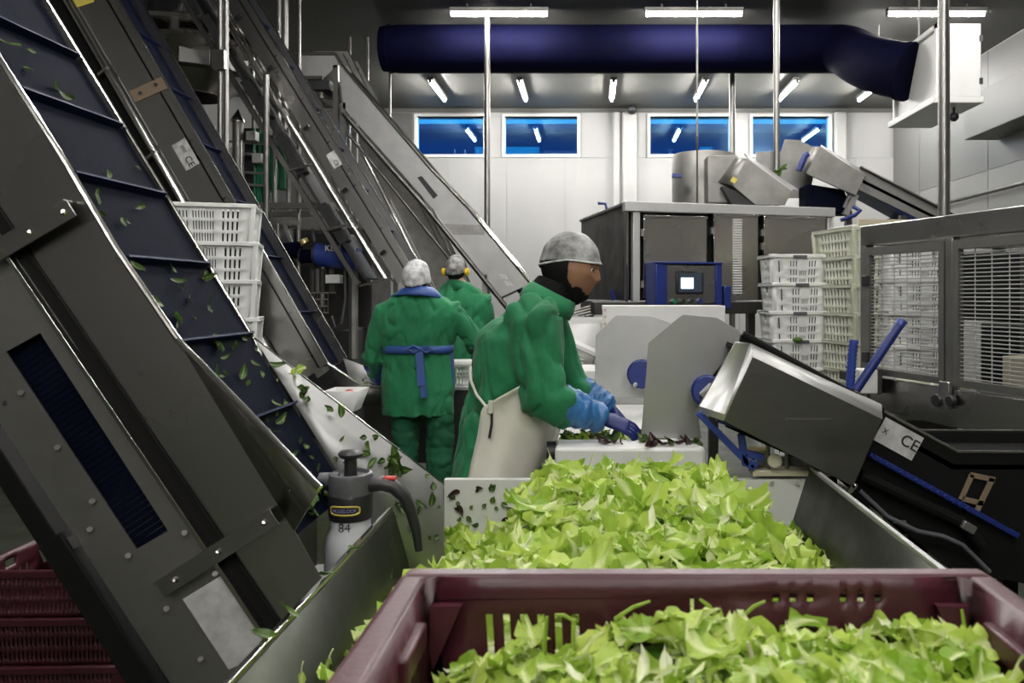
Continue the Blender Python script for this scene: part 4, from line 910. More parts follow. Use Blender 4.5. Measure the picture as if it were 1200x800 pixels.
# tall deflector plate and blue drum at the head
Yp = 2.98
d2 = [(800,368),(840,372),(861,384),(872,391),(866,402),(835,440),(817,480),(822,514),(751,513),(757,440),(760,401)]
obj('deflector', MB().prism(pp(d2, Yp), (0,.005,0)), 'steel_plate', t, bevel=.001)
obj('head_drum', MB().tube([P(829,458,Yp-.10), P(829,458,Yp-.02)], .062, 20), 'blue_plastic', t, bevel=.01)
obj('drum_lug', MB().tube([P(826,455,Yp-.115), P(830,459,Yp-.115)], .03, 12), 'label_paper', t)
for a_, b_ in (((818,483),(882,548)),((868,508),(874,545)),((840,490),(870,500)),((872,530),(894,536)),((880,548),(886,540))):
    obj('blue_strut', MB().bar(P(*a_,Yc0-.03), P(*b_,Yc0-.03), .024, .03), 'blue_paint', t, bevel=.003)
obj('foot_beam', MB().bx(PX(880,Yc0), PX(985,Yc0), Yc0-.03, Yc0+.05, PZ(556,Yc0), PZ(549,Yc0)), 'cream', t, bevel=.003)
obj('foot_beam', MB().bx(PX(878,Yc0), PX(905,Yc0), Yc0+.05, Yc0+.12, PZ(537,Yc0), PZ(531,Yc0)), 'brass', t, bevel=.003)
obj('wheel', MB().tube([P(908,540,Yc0-.05), P(908,540,Yc0-.02)], .026, 16), 'cream', t, bevel=.005)
for px in (900,922): obj('upright', MB().tube([P(px,553,Yc0), P(px,522,Yc0)], .008, 8), 'steel_matt', t)
# the further conveyor, of which the pale deflector plate and drum show
Yp1 = 4.0
t = thing('rear_conveyor', 'further conveyor with pale deflector plate and blue drum at the sorting table', 'conveyor', (PX(800,Yp1), Yp1, 0))
d1 = [(722,369),(764,370),(790,380),(800,395),(775,430),(758,466),(697,465),(697,440),(698,393)]
obj('deflector', MB().prism(pp(d1, Yp1), (0,.006,0)), 'steel_pale', t, bevel=.001)
obj('head_drum', MB().tube([P(752,438,Yp1-.12), P(752,438,Yp1-.02)], .075, 20), 'blue_plastic', t, bevel=.01)
obj('drum_lug', MB().tube([P(744,450,Yp1-.13), P(745,451,Yp1-.135)], .012, 10), 'label_paper', t)
obj('side_plate', MB().prism(pp([(790,396),(960,480),(960,510),(785,450)], Yp1+.06), (0,.012,0)), 'black_plastic', t)
obj('side_plate', MB().prism(pp([(790,396),(960,480),(960,510),(785,450)], Yp1+.06), (0,.012,0)).xf(lambda p: p+V((0,.42,0))), 'black_plastic', t)
obj('belt', MB().prism([P(790,404,Yp1+.06),P(960,488,Yp1+.06),P(960,492,Yp1+.06),P(790,408,Yp1+.06)], (0,.42,0)), 'black_rubber', t)
for px, py in ((805,440),(950,500)):
    for yy in (Yp1+.1, Yp1+.42): obj('leg', MB().bx(PX(px,Yp1)-.02, PX(px,Yp1)+.02, yy-.02, yy+.02, 0, PZ(py,Yp1)), 'steel_dark', t)

# ================================================================== WIRE CAGE
OC = V((1.58, 4.5, 0)); nC = V((.316,-.949,0)).normalized(); rC = V((-nC.y, nC.x, 0)); rC = rC if rC.x > 0 else -rC
RC = Matrix((nC, rC, V((0,0,1)))).transposed()
def cbox(s0, s1, r0, r1, z0, z1, mb=None): return (mb or MB()).box(OC+nC*((s0+s1)/2)+rC*((r0+r1)/2)+V((0,0,(z0+z1)/2)), (abs(s1-s0),abs(r1-r0),abs(z1-z0)), RC)
t = thing('guard_cage', 'grey steel guard cage with horizontal wire doors on the right', 'cage', OC+nC*1.1+rC*.5)
Lc, Wc = 2.3, 1.05; zT, zb = 1.90, 0.84
obj('top_beam', cbox(0, Lc, 0, .06, zT-.115, zT), 'steel_flat', t, bevel=.006)
obj('top_beam', cbox(0, .06, .06, Wc, zT-.115, zT), 'steel_flat', t, bevel=.006)
obj('top_beam', cbox(0, Lc, Wc-.06, Wc, zT-.115, zT), 'steel_flat', t, bevel=.006)
obj('post', cbox(0, .045, 0, .06, .0, zT-.115), 'steel_matt', t, bevel=.004)
obj('post', cbox(0, .045, Wc-.06, Wc, .0, zT-.115), 'steel_matt', t, bevel=.004)
obj('post', cbox(Lc-.05, Lc, 0, .06, .0, zT-.115), 'steel_matt', t, bevel=.004)
obj('post', cbox(Lc-.05, Lc, Wc-.06, Wc, .0, zT-.115), 'steel_matt', t, bevel=.004)
obj('lower_panel', cbox(.045, Lc-.05, .0, .03, zb, zb+.19), 'steel', t, bevel=.004)
obj('floor_plate', cbox(.045, Lc-.05, .03, Wc, zb, zb+.012), 'steel_dark', t)
def cdoor(s0, s1):
    z0, z1 = zb+.205, zT-.13; w_ = .035; r0, r1 = -.006, .03
    b = MB(); cbox(s0, s0+w_, r0, r1, z0, z1, b); cbox(s1-w_, s1, r0, r1, z0, z1, b); cbox(s0+w_, s1-w_, r0, r1, z0, z0+w_, b); cbox(s0+w_, s1-w_, r0, r1, z1-w_-.01, z1, b)
    o = obj('cage_door', b, 'steel_matt', t, bevel=.003)
    g_ = MB(); n_ = 33
    for k in range(n_):
        z = z0+w_+(z1-z0-2*w_)*(k+.5)/n_; g_.tube([OC+nC*(s0+.02)+rC*.012+V((0,0,z)), OC+nC*(s1-.02)+rC*.012+V((0,0,z))], .0032, 5)
    k = s0+.12
    while k < s1-.05: g_.tube([OC+nC*k+rC*.017+V((0,0,z0+.01)), OC+nC*k+rC*.017+V((0,0,z1-.01))], .003, 5); k += .10
    obj('wire_grille', g_, 'steel_pale', o)
    return o
o = cdoor(.05, .655)
for z in (1.58, 1.14): obj('hinge', cbox(.035, .09, -.02, .0, z-.03, z+.03), 'black_plastic', o, bevel=.004)
o2 = cdoor(.715, 1.9)
obj('mullion', cbox(.66, .71, 0, .05, zb+.19, zT-.115), 'steel_matt', t, bevel=.004)
obj('latch_plate', cbox(.645, .715, -.03, -.006, zb+.09, zb+.225), 'steel_flat', t, bevel=.004)
obj('knob', MB().tube([OC+nC*.64+rC*-.01+V((0,0,zb+.125)), OC+nC*.64-rC*.045+V((0,0,zb+.125))], .033, 18), 'black_plastic', t, bevel=.006)
obj('knob', MB().tube([OC+nC*.725+rC*-.01+V((0,0,zb+.135)), OC+nC*.725-rC*.04+V((0,0,zb+.135))], .028, 18), 'black_plastic', t, bevel=.006)
obj('hazard_sticker', cbox(.95, 1.25, Wc-.07, Wc-.062, zT-.2, zT-.165), 'yellow', t)
# inside and behind: a packing head, crates
t = thing('packing_head', 'dark packing machine inside the wire cage', 'machine', OC+nC*1.3+rC*.5)
obj('body', cbox(.40, 1.9, .48, .95, .855, 1.35), 'black_matt', t, bevel=.02)
obj('dark_backing', cbox(.10, 1.9, .62, .95, 1.35, 1.74), 'black_matt', t, bevel=.02)  # added black block, keeps the cage interior dark behind the wires
obj('column', cbox(.74, .80, .4, .48, .855, 1.72), 'steel_dark', t, bevel=.005)
obj('arm', cbox(.74, 1.6, .42, .5, 1.60, 1.68), 'steel_dark', t, bevel=.005)
obj('gripper', MB().tube([OC+nC*1.0+rC*.44+V((0,0,1.60)), OC+nC*1.05+rC*.42+V((0,0,1.50)), OC+nC*1.12+rC*.40+V((0,0,1.47))], .018, 8), 'steel_pale', t)
obj('carton', cbox(1.14, 1.26, .2, .32, 1.0, 1.22), 'cream', t, bevel=.003)
obj('carton', cbox(.84, .98, .18, .3, 1.05, 1.2), 'cream', t, bevel=.003)
obj('rail', cbox(.7, 1.75, .16, .2, .98, 1.02), 'steel_pale', t)
ci = make_crate('white_crate', .46, .34, .255, 'crate_white', sl_r, sl_end, taper=.02, rim=.016, group='white crates behind the wire cage', posts=False)
YI = 5.7
for k in range(7):
    z = 1.86-.255-k*.243
    place(ci, (PX(1068,YI), YI, max(z,0.0)), .05+.03*(k%2), f'white crate behind the cage wires, {words[k] if k < 6 else "lowest"} of its stack', k == 0)
# blue lever tube, corrugated hose, pale junction box at the cage corner
t = thing('hose_lance', 'straight blue tube leaning before the cage corner', 'tube', P(1003,456,4.0))
obj('tube', MB().tube([P(1003,457,4.05), P(1056,378,4.05)], .024, 14), 'blue_plastic', t)
obj('tip', MB().tube([P(1054,381,4.05), P(1058,375,4.05)], .026, 14), 'blue_paint', t)
b = MB(); pts = []
for k in range(25): f_ = k/24; pts.append(P(993+6*math.sin(f_*1.6)-3*f_+(8*(1-f_)**2), 398+f_*60, 4.1))
rr = [.026 if k%2 else .021 for k in range(25)]
tag(obj('corrugated_hose', MB().tube(pts, rr, 14), 'blue_paint', None, P(993,456,4.1), sharp=60), 'grey-blue corrugated hose hanging beside the cage post', 'hose')
t = thing('junction_box', 'pale electrical junction box low on the cage corner', 'junction box', P(1015,460,4.3))
obj('case', MB().bx(PX(1004,4.3), PX(1025,4.3), 4.25, 4.36, PZ(460,4.3), PZ(432,4.3)), 'white_plastic', t, bevel=.006)
obj('side', MB().bx(PX(1025,4.3), PX(1030,4.3), 4.25, 4.36, PZ(461,4.3), PZ(431,4.3)), 'steel_dark', t, bevel=.003)
obj('stem', MB().tube([P(1018,461,4.3), P(1018,475,4.3)], .014, 8), 'steel_shiny', t)
obj('bracket', MB().bx(PX(1004,4.3), PX(1030,4.3), 4.36, 4.60, PZ(450,4.3), PZ(440,4.3)), 'steel_dark', t)
# pale slotted crate seen low through the gap under the cage
cl = make_crate('pale_crate', .5, .36, .2, 'crate_stained', slot_rows([(-.45,.45,12,.2,.75)]), sl_end, taper=.015, rim=.014, posts=False)
place(cl, (PX(1075,4.6), 4.7, PZ(490,4.6)-.0), .1, 'pale slotted crate seen low under the cage', True)
tag(obj('crate_stand', MB().bx(PX(1045,4.7), PX(1108,4.7), 4.55, 4.85, 0, PZ(490,4.6)), 'steel_dark', None, (PX(1075,4.7),4.7,0)), 'dark stand under the pale crate below the cage', 'stand')
# ================================================================== STEEL TANK IN THE FOREGROUND
XA, XBt, zr = -.565, .775, .88
tk = thing('steel_tank', 'open steel tank holding the lettuce heap in the foreground', 'tank', (.1, 1.6, 0))
def wallq(p, name, m, th=.004): return obj(name, MB().add(p, [(0,1,2,3)]), m, tk, solid=th)
wallq([V((XA,.3,zr)),V((XA,2.20,zr)),V((-.44,2.3,.32)),V((-.40,.3,.32))], 'side_wall', 'tank_steel')
wallq([V((XBt,.3,zr)),V((XBt,2.72,zr)),V((.60,2.72,.32)),V((.60,.3,.32))], 'side_wall', 'tank_steel')
obj('back_wall', MB().bx(-.52, XBt, 2.725, 2.75, .32, .845), 'white_plastic', tk, bevel=.003)
for px in (905,935): obj('bolt', MB().tube([P(px,566+(px-905)*.0,2.725), P(px,566,2.715)], .007, 8), 'steel_matt', tk)
wallq([V((XA,.3,zr)),V((XBt,.3,zr)),V((.60,.3,.32)),V((-.40,.3,.32))], 'front_wall', 'tank_steel')
obj('tank_floor', MB().bx(-.44,.60,.3,2.74,.31,.32), 'tank_steel', tk)
obj('rim', MB().bar((XA-.008,.3,zr), (XA-.008,2.20,zr), .014, .024, V((0,0,1))), 'steel_shiny', tk, bevel=.003)
obj('rim', MB().bar((XBt+.008,.3,zr), (XBt+.008,2.72,zr), .014, .026, V((0,0,1))), 'steel_pale', tk, bevel=.003)
for x_, y_ in ((-.40,.36),(.57,.36),(-.40,2.2),(.57,2.68)): obj('leg', MB().bx(x_-.025,x_+.025,y_-.025,y_+.025,0,.31), 'steel_dark', tk)
# bars across the tank that carry the crate
for k, y_ in enumerate((.58,.90)):
    tag(obj('carrier_bar', MB().bx(XA-.02, XBt+.02, y_-.02, y_+.02, zr+.013, zr+.026), 'steel_flat', None, (.1,y_,zr)), f'steel bar across the tank under the {["front","back"][k]} of the maroon crate', 'bar')
# ------------------------------------------------------------------ maroon crate in front
zrim = 1.137; zc0 = zr+.026; Hm = zrim-zc0
slm = slot_rows([(-.42,-.22,6,.56,.80),(.26,.42,4,.40,.60),(.135,.235,3,.86,.92),(.265,.365,3,.86,.92),(-.02,.0,1,.6,.9)])
bigc = make_crate('maroon_crate', .70, .47, Hm, 'maroon', slm, slot_rows([(-.3,.3,8,.3,.6)]), taper=.02, rim=.028, posts=False)
place(bigc, (.137, .755, zc0), 0, 'large maroon plastic crate of cut lettuce at the front edge', True)
for sx in (-1,1):
    for yy in (-.12, .12): obj('rim_step', MB().bx(sx*.345-.012, sx*.345+.012, yy-.05, yy+.05, Hm-.06, Hm-.03), 'maroon', bigc, bevel=.004)
    obj('corner_gusset', MB().prism([V((sx*.34,.225,Hm-.03)), V((sx*.30,.225,Hm-.03)), V((sx*.34,.225,Hm-.12))], (0,-.012,0)), 'maroon', bigc)
# ------------------------------------------------------------------ sprayer bottle
Yq = 2.08; cx_ = PX(411, Yq)
sp = thing('sprayer_bottle', 'grey and black pump sprayer with white bottle beside the tank rim', 'sprayer', (cx_, Yq, .72))
sc_ = Yq/F
def zz(py): return PZ(py, Yq)
rb = 27*sc_
obj('bottle', MB().lathe([(0,.722),(rb*.95,.722),(rb*1.1,.74),(rb*1.12,zz(645)),(rb*1.06,zz(625)),(rb*.86,zz(615)),(rb*.84,zz(605)),(rb*.9,zz(600)),(0,zz(598))], (cx_,Yq,0), 28), 'bottle_white', sp, sharp=60)
obj('collar', MB().lathe([(0,zz(606)),(rb*.88,zz(606)),(rb*.93,zz(600)),(rb*.95,zz(580)),(rb*.9,zz(577)),(0,zz(577))], (cx_,Yq,0), 28), 'black_plastic', sp, sharp=50)
obj('cap', MB().lathe([(0,zz(579)),(rb*.9,zz(579)),(rb*.94,zz(558)),(rb*.90,zz(554)),(rb*.80,zz(553)),(rb*.72,zz(557)),(0,zz(557))], (cx_,Yq,0), 28), 'grey_plastic', sp, sharp=50)
o = obj('pump_knob', MB().lathe([(0,zz(558)),(.018,zz(558)),(.016,zz(538)),(.030,zz(535)),(.034,zz(531)),(.028,zz(528)),(0,zz(527))], (cx_,Yq,0), 22), 'black_plastic', sp, sharp=50)
o = obj('nozzle', MB().tube([P(398,562,Yq), P(374,562,Yq)], .020, 16), 'grey_plastic', sp, bevel=.003)
obj('nozzle_tip', MB().tube([P(374,563,Yq), P(362,564,Yq)], .007, 10), 'steel_shiny', o)
hp = [P(432,568,Yq),P(448,566,Yq),P(462,570,Yq),P(474,582,Yq),P(482,600,Yq),P(488,622,Yq),P(491,645,Yq)]
obj('handle', MB().tube(hp, [(.022,.02),(.024,.02),(.022,.02),(.019,.018),(.016,.015),(.014,.013),(.011,.010)], 14), 'black_plastic', sp, sharp=60)
obj('trigger_button', MB().box(P(457,560,Yq), (.034,.022,.010)), 'red', sp, bevel=.004)
# badge and hand-written mark curve with the bottle
def bend(me, r, cz):
    for v in me.vertices:
        x, z, d = v.co.x, v.co.y, v.co.z
        a = x/r; v.co = V((cx_+math.sin(a)*(r+d), Yq-math.cos(a)*(r+d), cz+z))
def bent_text(txt, size, r, cz, m, bold=0):
    cu = bpy.data.curves.new('t','FONT'); cu.body = txt; cu.size = size; cu.extrude = .0004; cu.offset = bold; cu.align_x='CENTER'; cu.align_y='CENTER'
    o = bpy.data.objects.new('t', cu); col.objects.link(o)
    me = bpy.data.meshes.new_from_object(o.evaluated_get(bpy.context.evaluated_depsgraph_get())); bpy.data.objects.remove(o)
    bend(me, r, cz); me.materials.clear(); me.materials.append(MATS[m]); return obj('lettering', me, m, sp)
def bent_ring(w_, h_, t_, r, cz, m):
    b = MB(); n = 40; pts = []
    for k in range(n):
        a = 2*math.pi*k/n; pts.append((math.copysign(abs(math.cos(a))**.45, math.cos(a))*w_/2, math.copysign(abs(math.sin(a))**.55, math.sin(a))*h_/2))
    vs = []
    for sx in (1.0, None):
        for x, z in pts:
            if sx is None: x, z = x*(w_-2*t_)/w_, z*(h_-2*t_)/h_
            a = x/r; vs.append(V((cx_+math.sin(a)*(r), Yq-math.cos(a)*(r), cz+z)))
    b.add(vs, [(k,(k+1)%n,(k+1)%n+n,k+n) for k in range(n)]); return obj('badge_frame', b, m, sp, solid=.001)
bent_ring(.088, .027, .005, rb*.95+.001, zz(592), 'yellow_sticker')
bent_text('HOZELOCK', .0125, rb*.95+.001, zz(592), 'badge_text', .0002)
bent_text('84', .034, rb*.87+.001, zz(612), 'ink', -.0003)

# ================================================================== LEAVES
def leaf_mesh(name, L, W, curl, ruffle, freq, m, nu=8, nv=6, seed=0, lobes=0.0, cup=0.2, blunt=False):
    rnd = random.Random(seed); vs = []; fs = []; uvs = []
    ph = rnd.random()*6; ph2 = rnd.random()*6; bend = rnd.uniform(-.5,.5); tw = rnd.uniform(-.6,.6)
    for i in range(nu+1):
        u = i/nu
        if blunt: prof = min(1, .30+1.5*u**1.2)*(1-max(0,(u-.66)/.34)**2.2*.72)
        else:
            prof = math.sin(math.pi*min(1,(u*.86+.10)))**.75
            if u < .18: prof *= .45+u*3
        for j in range(nv+1):
            v = j/nv*2-1; e = abs(v)**2
            pr = prof*(1+lobes*e*math.sin(u*freq*9+ph2+v)+.10*lobes*(rnd.random()-.5))
            x = v*W/2*pr; y = (u-.4)*L
            y += (.05*L*math.sin(v*4.5+ph) if blunt else (1-abs(v))*.12*L)*(u**3)-abs(v)*.05*L
            x += bend*L*(u-.3)**2
            z = curl*L*(u-.3)**2*1.6+cup*W*v*v*prof+ruffle*W*e*math.sin(freq*u*6.28+ph+(1.7 if v > 0 else 0))+ruffle*.35*W*math.sin(5*u+3*v+ph2)+ruffle*.3*W*e*(rnd.random()-.5)+tw*v*W*.4*u
            vs.append((x,y,z)); uvs.append((j/nv,u))
    n = nv+1
    for i in range(nu):
        for j in range(nv): fs.append((i*n+j, i*n+j+1, (i+1)*n+j+1, (i+1)*n+j))
    me = bpy.data.meshes.new(name); me.from_pydata(vs, [], fs)
    ul = me.uv_layers.new(name='UVMap')
    for lp in me.loops: ul.data[lp.index].uv = uvs[lp.vertex_index]
    for p in me.polygons: p.use_smooth = True
    me.materials.append(MATS[m]); return me
def frill_leaf(name, L, W, seed, m, fold, curl, ruffle, stalk, rings=6, seg=26):
    """rounded frilly lettuce piece: a fan of rings with a wavy margin, folded along its rib"""
    rnd = random.Random(seed); p1_, p2_, p3_, p4_ = [rnd.random()*6.28 for _ in range(4)]; k1, k2 = rnd.choice((5,6,7)), rnd.choice((9,11,13)); tw = rnd.uniform(-.8,.8); bend = rnd.uniform(-.6,.6)
    vs = []; uvs = []; fs = []
    def pt(r, t):
        out = 1+.10*math.sin(k1*t+p1_)+.07*math.sin(k2*t+p2_)+stalk*math.exp(-((t-1.5*math.pi)/.22)**2)
        x = r*out*math.cos(t)*W/2; y = r*out*math.sin(t)*L/2
        if y < -.25*L: x *= max(.25, 1+(y+.25*L)/(.30*L))
        z = fold*abs(x)*.9+curl*(y/L)**2*L+ruffle*W*r**2.5*(math.sin(k1*t+p3_)*.6+math.sin(k2*t+p4_)*.4)+.05*W*math.sin(7*x/W+p1_)*math.sin(6*y/L+p2_)
        z += tw*x*y/L; x2 = x+bend*y*y/L
        vs.append((x2,y,z)); uvs.append((min(1,max(0,.5+x/W*.98)), min(1,max(0,.5+y/L))))
    pt(0,0)
    for i in range(1, rings+1):
        for j in range(seg): pt(i/rings, 2*math.pi*j/seg)
    for j in range(seg): fs.append((0, 1+j, 1+(j+1)%seg))
    for i in range(rings-1):
        for j in range(seg): fs.append((1+i*seg+j, 1+(i+1)*seg+j, 1+(i+1)*seg+(j+1)%seg, 1+i*seg+(j+1)%seg))
    me = bpy.data.meshes.new(name); me.from_pydata(vs, [], fs)
    ul = me.uv_layers.new(name='UVMap')
    for lp in me.loops: ul.data[lp.index].uv = uvs[lp.vertex_index]
    for p in me.polygons: p.use_smooth = True
    me.materials.append(MATS[m]); return me
LET = [frill_leaf('lettuce_leaf', random.uniform(.09,.125), random.uniform(.065,.09), k, 'lettuce', random.uniform(.0,.9), random.uniform(-.5,1.2), random.uniform(.12,.22), random.choice((0,.25,.45))) for k in range(10)]
LET += [frill_leaf('lettuce_leaf', .09, .028, 30+k, 'lettuce_rib', .5, random.uniform(-.5,.9), .2, .2, 4, 16) for k in range(2)]
BABY = [leaf_mesh('salad_leaf', .055, .026, .4, .06, 1.0, 'baby_green', 6, 4, seed=40+k) for k in range(3)]
BABYR = [leaf_mesh('salad_leaf', .05, .026, .5, .10, 1.4, 'baby_red', 6, 4, seed=50+k) for k in range(2)]
ROUND = [leaf_mesh('salad_leaf', .03, .026, .2, .04, 1.0, 'baby_green', 6, 4, seed=60+k) for k in range(2)]
def leaf_matrix(p, n, spin, s, tilt, rnd):
    n = V(n).normalized(); n = (n+V((rnd.gauss(0,1),rnd.gauss(0,1),rnd.gauss(0,1)))*tilt).normalized()
    x, y, d = frame_from(n); M = Matrix((x,y,d)).transposed().to_4x4()
    return Matrix.Translation(p) @ M @ Matrix.Rotation(spin,4,'Z') @ Matrix.Diagonal((s,s,s,1))
def leaf_obj(me, M, name, label, cat, group):
    o = bpy.data.objects.new(name, me); col.objects.link(o); o.matrix_world = M; return tag(o, label, cat, group)
def joined(name, items, bed, m, label, cat):
    """one 'stuff' mesh of many leaves over a lumpy bed"""
    vs = []; fs = []; uv = []
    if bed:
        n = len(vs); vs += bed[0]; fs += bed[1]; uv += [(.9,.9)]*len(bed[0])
    for me, M in items:
        n = len(vs); u_ = {}
        for lp, d in zip(me.loops, me.uv_layers[0].data): u_[lp.vertex_index] = tuple(d.uv)
        vs += [M @ v.co for v in me.vertices]; uv += [u_[i] for i in range(len(me.vertices))]
        fs += [tuple(i+n for i in p.vertices) for p in me.polygons]
    me = bpy.data.meshes.new(name); me.from_pydata([tuple(v) for v in vs], [], fs)
    ul = me.uv_layers.new(name='UVMap'); flat = []
    for lp in me.loops: flat += uv[lp.vertex_index]
    ul.data.foreach_set('uv', flat)
    for p in me.polygons: p.use_smooth = True
    me.materials.append(MATS[m]); me.materials.append(MATS['lettuce_shade']); me.materials.append(MATS['lettuce_rib'])
    ribs = [p for it in items for p in [it[0].materials[0] == MATS['lettuce_rib']]*len(it[0].polygons)]
    off_ = len(bed[1]) if bed else 0
    for i_, q_ in enumerate(ribs):
        if q_: me.polygons[off_+i_].material_index = 2
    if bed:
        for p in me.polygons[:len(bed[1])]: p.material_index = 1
    o = bpy.data.objects.new(name, me); col.objects.link(o); return tag(o, label, cat, kind='stuff')
def heap(hf, x0, x1, y0, y1, n_stuff, n_obj, scale, name, slabel, label, group, seed, big=1.0, inside=None, tilt=.55):
    rnd = random.Random(seed); N = 44
    bv = []; bf = []
    for i in range(N+1):
        for j in range(N+1):
            x = x0+(x1-x0)*i/N; y = y0+(y1-y0)*j/N; bv.append(V((x,y,hf(x,y)-.022)))
    for i in range(N):
        for j in range(N): bf.append((i*(N+1)+j, (i+1)*(N+1)+j, (i+1)*(N+1)+j+1, i*(N+1)+j+1))
    def nrm(x, y):
        e = .02; return V((-(hf(x+e,y)-hf(x-e,y))/(2*e), -(hf(x,y+e)-hf(x,y-e))/(2*e), 1))
    items = []
    def pick():
        while True:
            x, y = rnd.uniform(x0,x1), rnd.uniform(y0,y1)
            if inside is None or inside(x,y): return x, y
    for k in range(n_stuff):
        x, y = pick(); items.append((rnd.choice(LET), leaf_matrix(V((x,y,hf(x,y)+rnd.uniform(-.022,.006))), nrm(x,y), rnd.random()*6.28, scale*rnd.uniform(.65,1.15), tilt, rnd)))
    joined(name, items, (bv,bf), 'lettuce', slabel, 'lettuce')
    for k in range(n_obj):
        x, y = pick(); leaf_obj(rnd.choice(LET), leaf_matrix(V((x,y,hf(x,y)+rnd.uniform(.004,.020))), nrm(x,y), rnd.random()*6.28, scale*big*rnd.uniform(.8,1.25), tilt, rnd), 'lettuce_leaf', label, 'leaf', group)
def ss(a, b, x): x = max(0, min(1, (x-a)/(b-a))); return x*x*(3-2*x)
def tank_h(x, y):
    # main mound: flat-topped, steep flanks; lower skirts left and right in front
    f_ = 2.45-y
    r = .40+.02*f_; l = -.16-.05*f_
    m = ss(l-.16, l+.04, x)*(1-ss(r-.02, r+.19, x))*(1-ss(2.42,2.62,y))
    h = .675+(.262+.03*(1-ss(1.4,1.9,y)))*m
    lobe = ss(-.50,-.38,x)*(1-ss(-.1,.1,x))*(1-ss(1.72,2.05,y))*.20
    lobe2 = (1-ss(.42,.62,x))*ss(.2,.4,x)*(1-ss(1.45,1.9,y))*.22
    h = max(h, .66+lobe, .66+lobe2)
    return h+.022*noise.noise(V((x*8,y*8,3)))+.014*noise.noise(V((x*20,y*20,5)))
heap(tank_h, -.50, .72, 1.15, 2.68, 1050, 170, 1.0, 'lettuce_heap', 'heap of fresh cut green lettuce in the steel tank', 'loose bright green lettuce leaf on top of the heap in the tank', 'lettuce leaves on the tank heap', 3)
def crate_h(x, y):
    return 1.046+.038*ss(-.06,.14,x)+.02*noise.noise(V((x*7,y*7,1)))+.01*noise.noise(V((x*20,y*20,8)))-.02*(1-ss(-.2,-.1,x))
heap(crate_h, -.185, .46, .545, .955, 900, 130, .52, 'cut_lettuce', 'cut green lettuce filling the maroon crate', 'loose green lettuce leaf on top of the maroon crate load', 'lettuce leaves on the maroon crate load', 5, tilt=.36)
# long pale stems that stick up against the crate wall
rnd = random.Random(9)
for k, (a_, b_, Y0) in enumerate((((638,752),(641,722),.93),((650,720),(672,727),.95),((722,724),(762,704),.95),((820,702),(840,722),.95),((870,722),(897,704),.95),((1131,742),(1127,714),.94),((876,752),(884,782),.85))):
    tag(obj('lettuce_sliver', MB().tube([min(P(*a_,Y0),P(*b_,Y0),key=lambda q: q.z)+V((0,-.01,-.05)), min(P(*a_,Y0),P(*b_,Y0),key=lambda q: q.z), (P(*a_,Y0)+P(*b_,Y0))/2+V((0,0,.003)), max(P(*a_,Y0),P(*b_,Y0),key=lambda q: q.z)], [.003,.003,.0025,.0017], 8), 'cream' if k == 6 else 'lettuce', None, P(*a_,Y0)), 'pale thin lettuce stem poking up from the maroon crate load', 'stem', 'lettuce stems in the maroon crate')
# scattered leaves: conveyor belt, hopper wall, tank back wall, table, rims
rnd = random.Random(21)
def scatter(n, fn, meshes, label, group, smin, smax, tilt):
    for k in range(n):
        p, nn_ = fn(rnd); leaf_obj(rnd.choice(meshes), leaf_matrix(p, nn_, rnd.random()*6.28, rnd.uniform(smin,smax), tilt, rnd), 'salad_leaf', label, 'leaf', group)
def on_belt(r):
    s = abs(r.gauss(0,.45)) if r.random() < .75 else r.uniform(0,1.5)
    return beltp(min(s,1.6)+.01, r.uniform(.03,.28) if r.random() < .7 else r.uniform(.03,.40), .006), nrm
scatter(88, on_belt, BABY+ROUND+[BABY[0]], 'small green salad leaf stuck on the dark blue belt of the foremost conveyor', 'salad leaves on the foremost belt', .35, .85, .35)
def on_hop(r):
    tri = r.choice(((0,1,5),(1,4,5),(1,4,5),(1,3,4),(1,3,4),(1,2,3))); a, b_ = r.random(), r.random()
    if a+b_ > 1: a, b_ = 1-a, 1-b_
    p = w0[tri[0]]*(1-a-b_)+w0[tri[1]]*a+w0[tri[2]]*b_
    n = (w0[tri[1]]-w0[tri[0]]).cross(w0[tri[2]]-w0[tri[0]]).normalized(); n = n if n.y < 0 else -n
    return p+n*.007, n
scatter(40, on_hop, BABY+ROUND, 'small green salad leaf stuck on the pale hopper wall of the foremost conveyor', 'salad leaves on the hopper wall', .35, .85, .2)
def on_back(r): return V((r.uniform(-.50,-.26), 2.718, r.uniform(.66,.84))), V((0,-1,0))
scatter(22, on_back, ROUND+ROUND+BABYR, 'small dark leaf stuck on the white back wall of the tank', 'leaves on the tank back wall', .4, .95, .15)
def on_table(r): 
    x = r.gauss(.08,.16); return V((max(-.10,min(.38,x)), r.gauss(3.22,.10), .892)), V((0,0,1))
scatter(58, on_table, BABY+BABYR+BABY+[LET[8]], 'small mixed salad leaf lying on the white sorting table near the glove', 'salad leaves on the sorting table', .7, 1.3, .5)
def on_table2(r): return V((r.uniform(.02,.40), r.uniform(2.83,2.96), .945)), V((0,0,1))
scatter(22, on_table2, BABY+BABYR+BABYR, 'small mixed salad leaf on the white front ledge of the sorting table', 'salad leaves on the table ledge', .7, 1.3, .5)
items_t = []
for k in range(110):
    p_, n_ = on_table(rnd); items_t.append((rnd.choice(BABY+BABYR+BABY), leaf_matrix(p_, n_, rnd.random()*6.28, rnd.uniform(.6,1.2), .5, rnd)))
joined('salad_litter', items_t, None, 'baby_green', 'thin layer of mixed salad leaves spread over the sorting table', 'salad')
def on_tr(r): return P(r.uniform(412,444), r.uniform(436,450), 6.2), V((0,-1,.5))
scatter(7, on_tr, BABYR+BABY, 'tiny dark leaf in the trough of the second conveyor', 'leaves in the second trough', .5, .9, .2)
def on_B(r): q = atB(r.uniform(330,420),2,YBc+.05); return q-nnB*.05, nnB
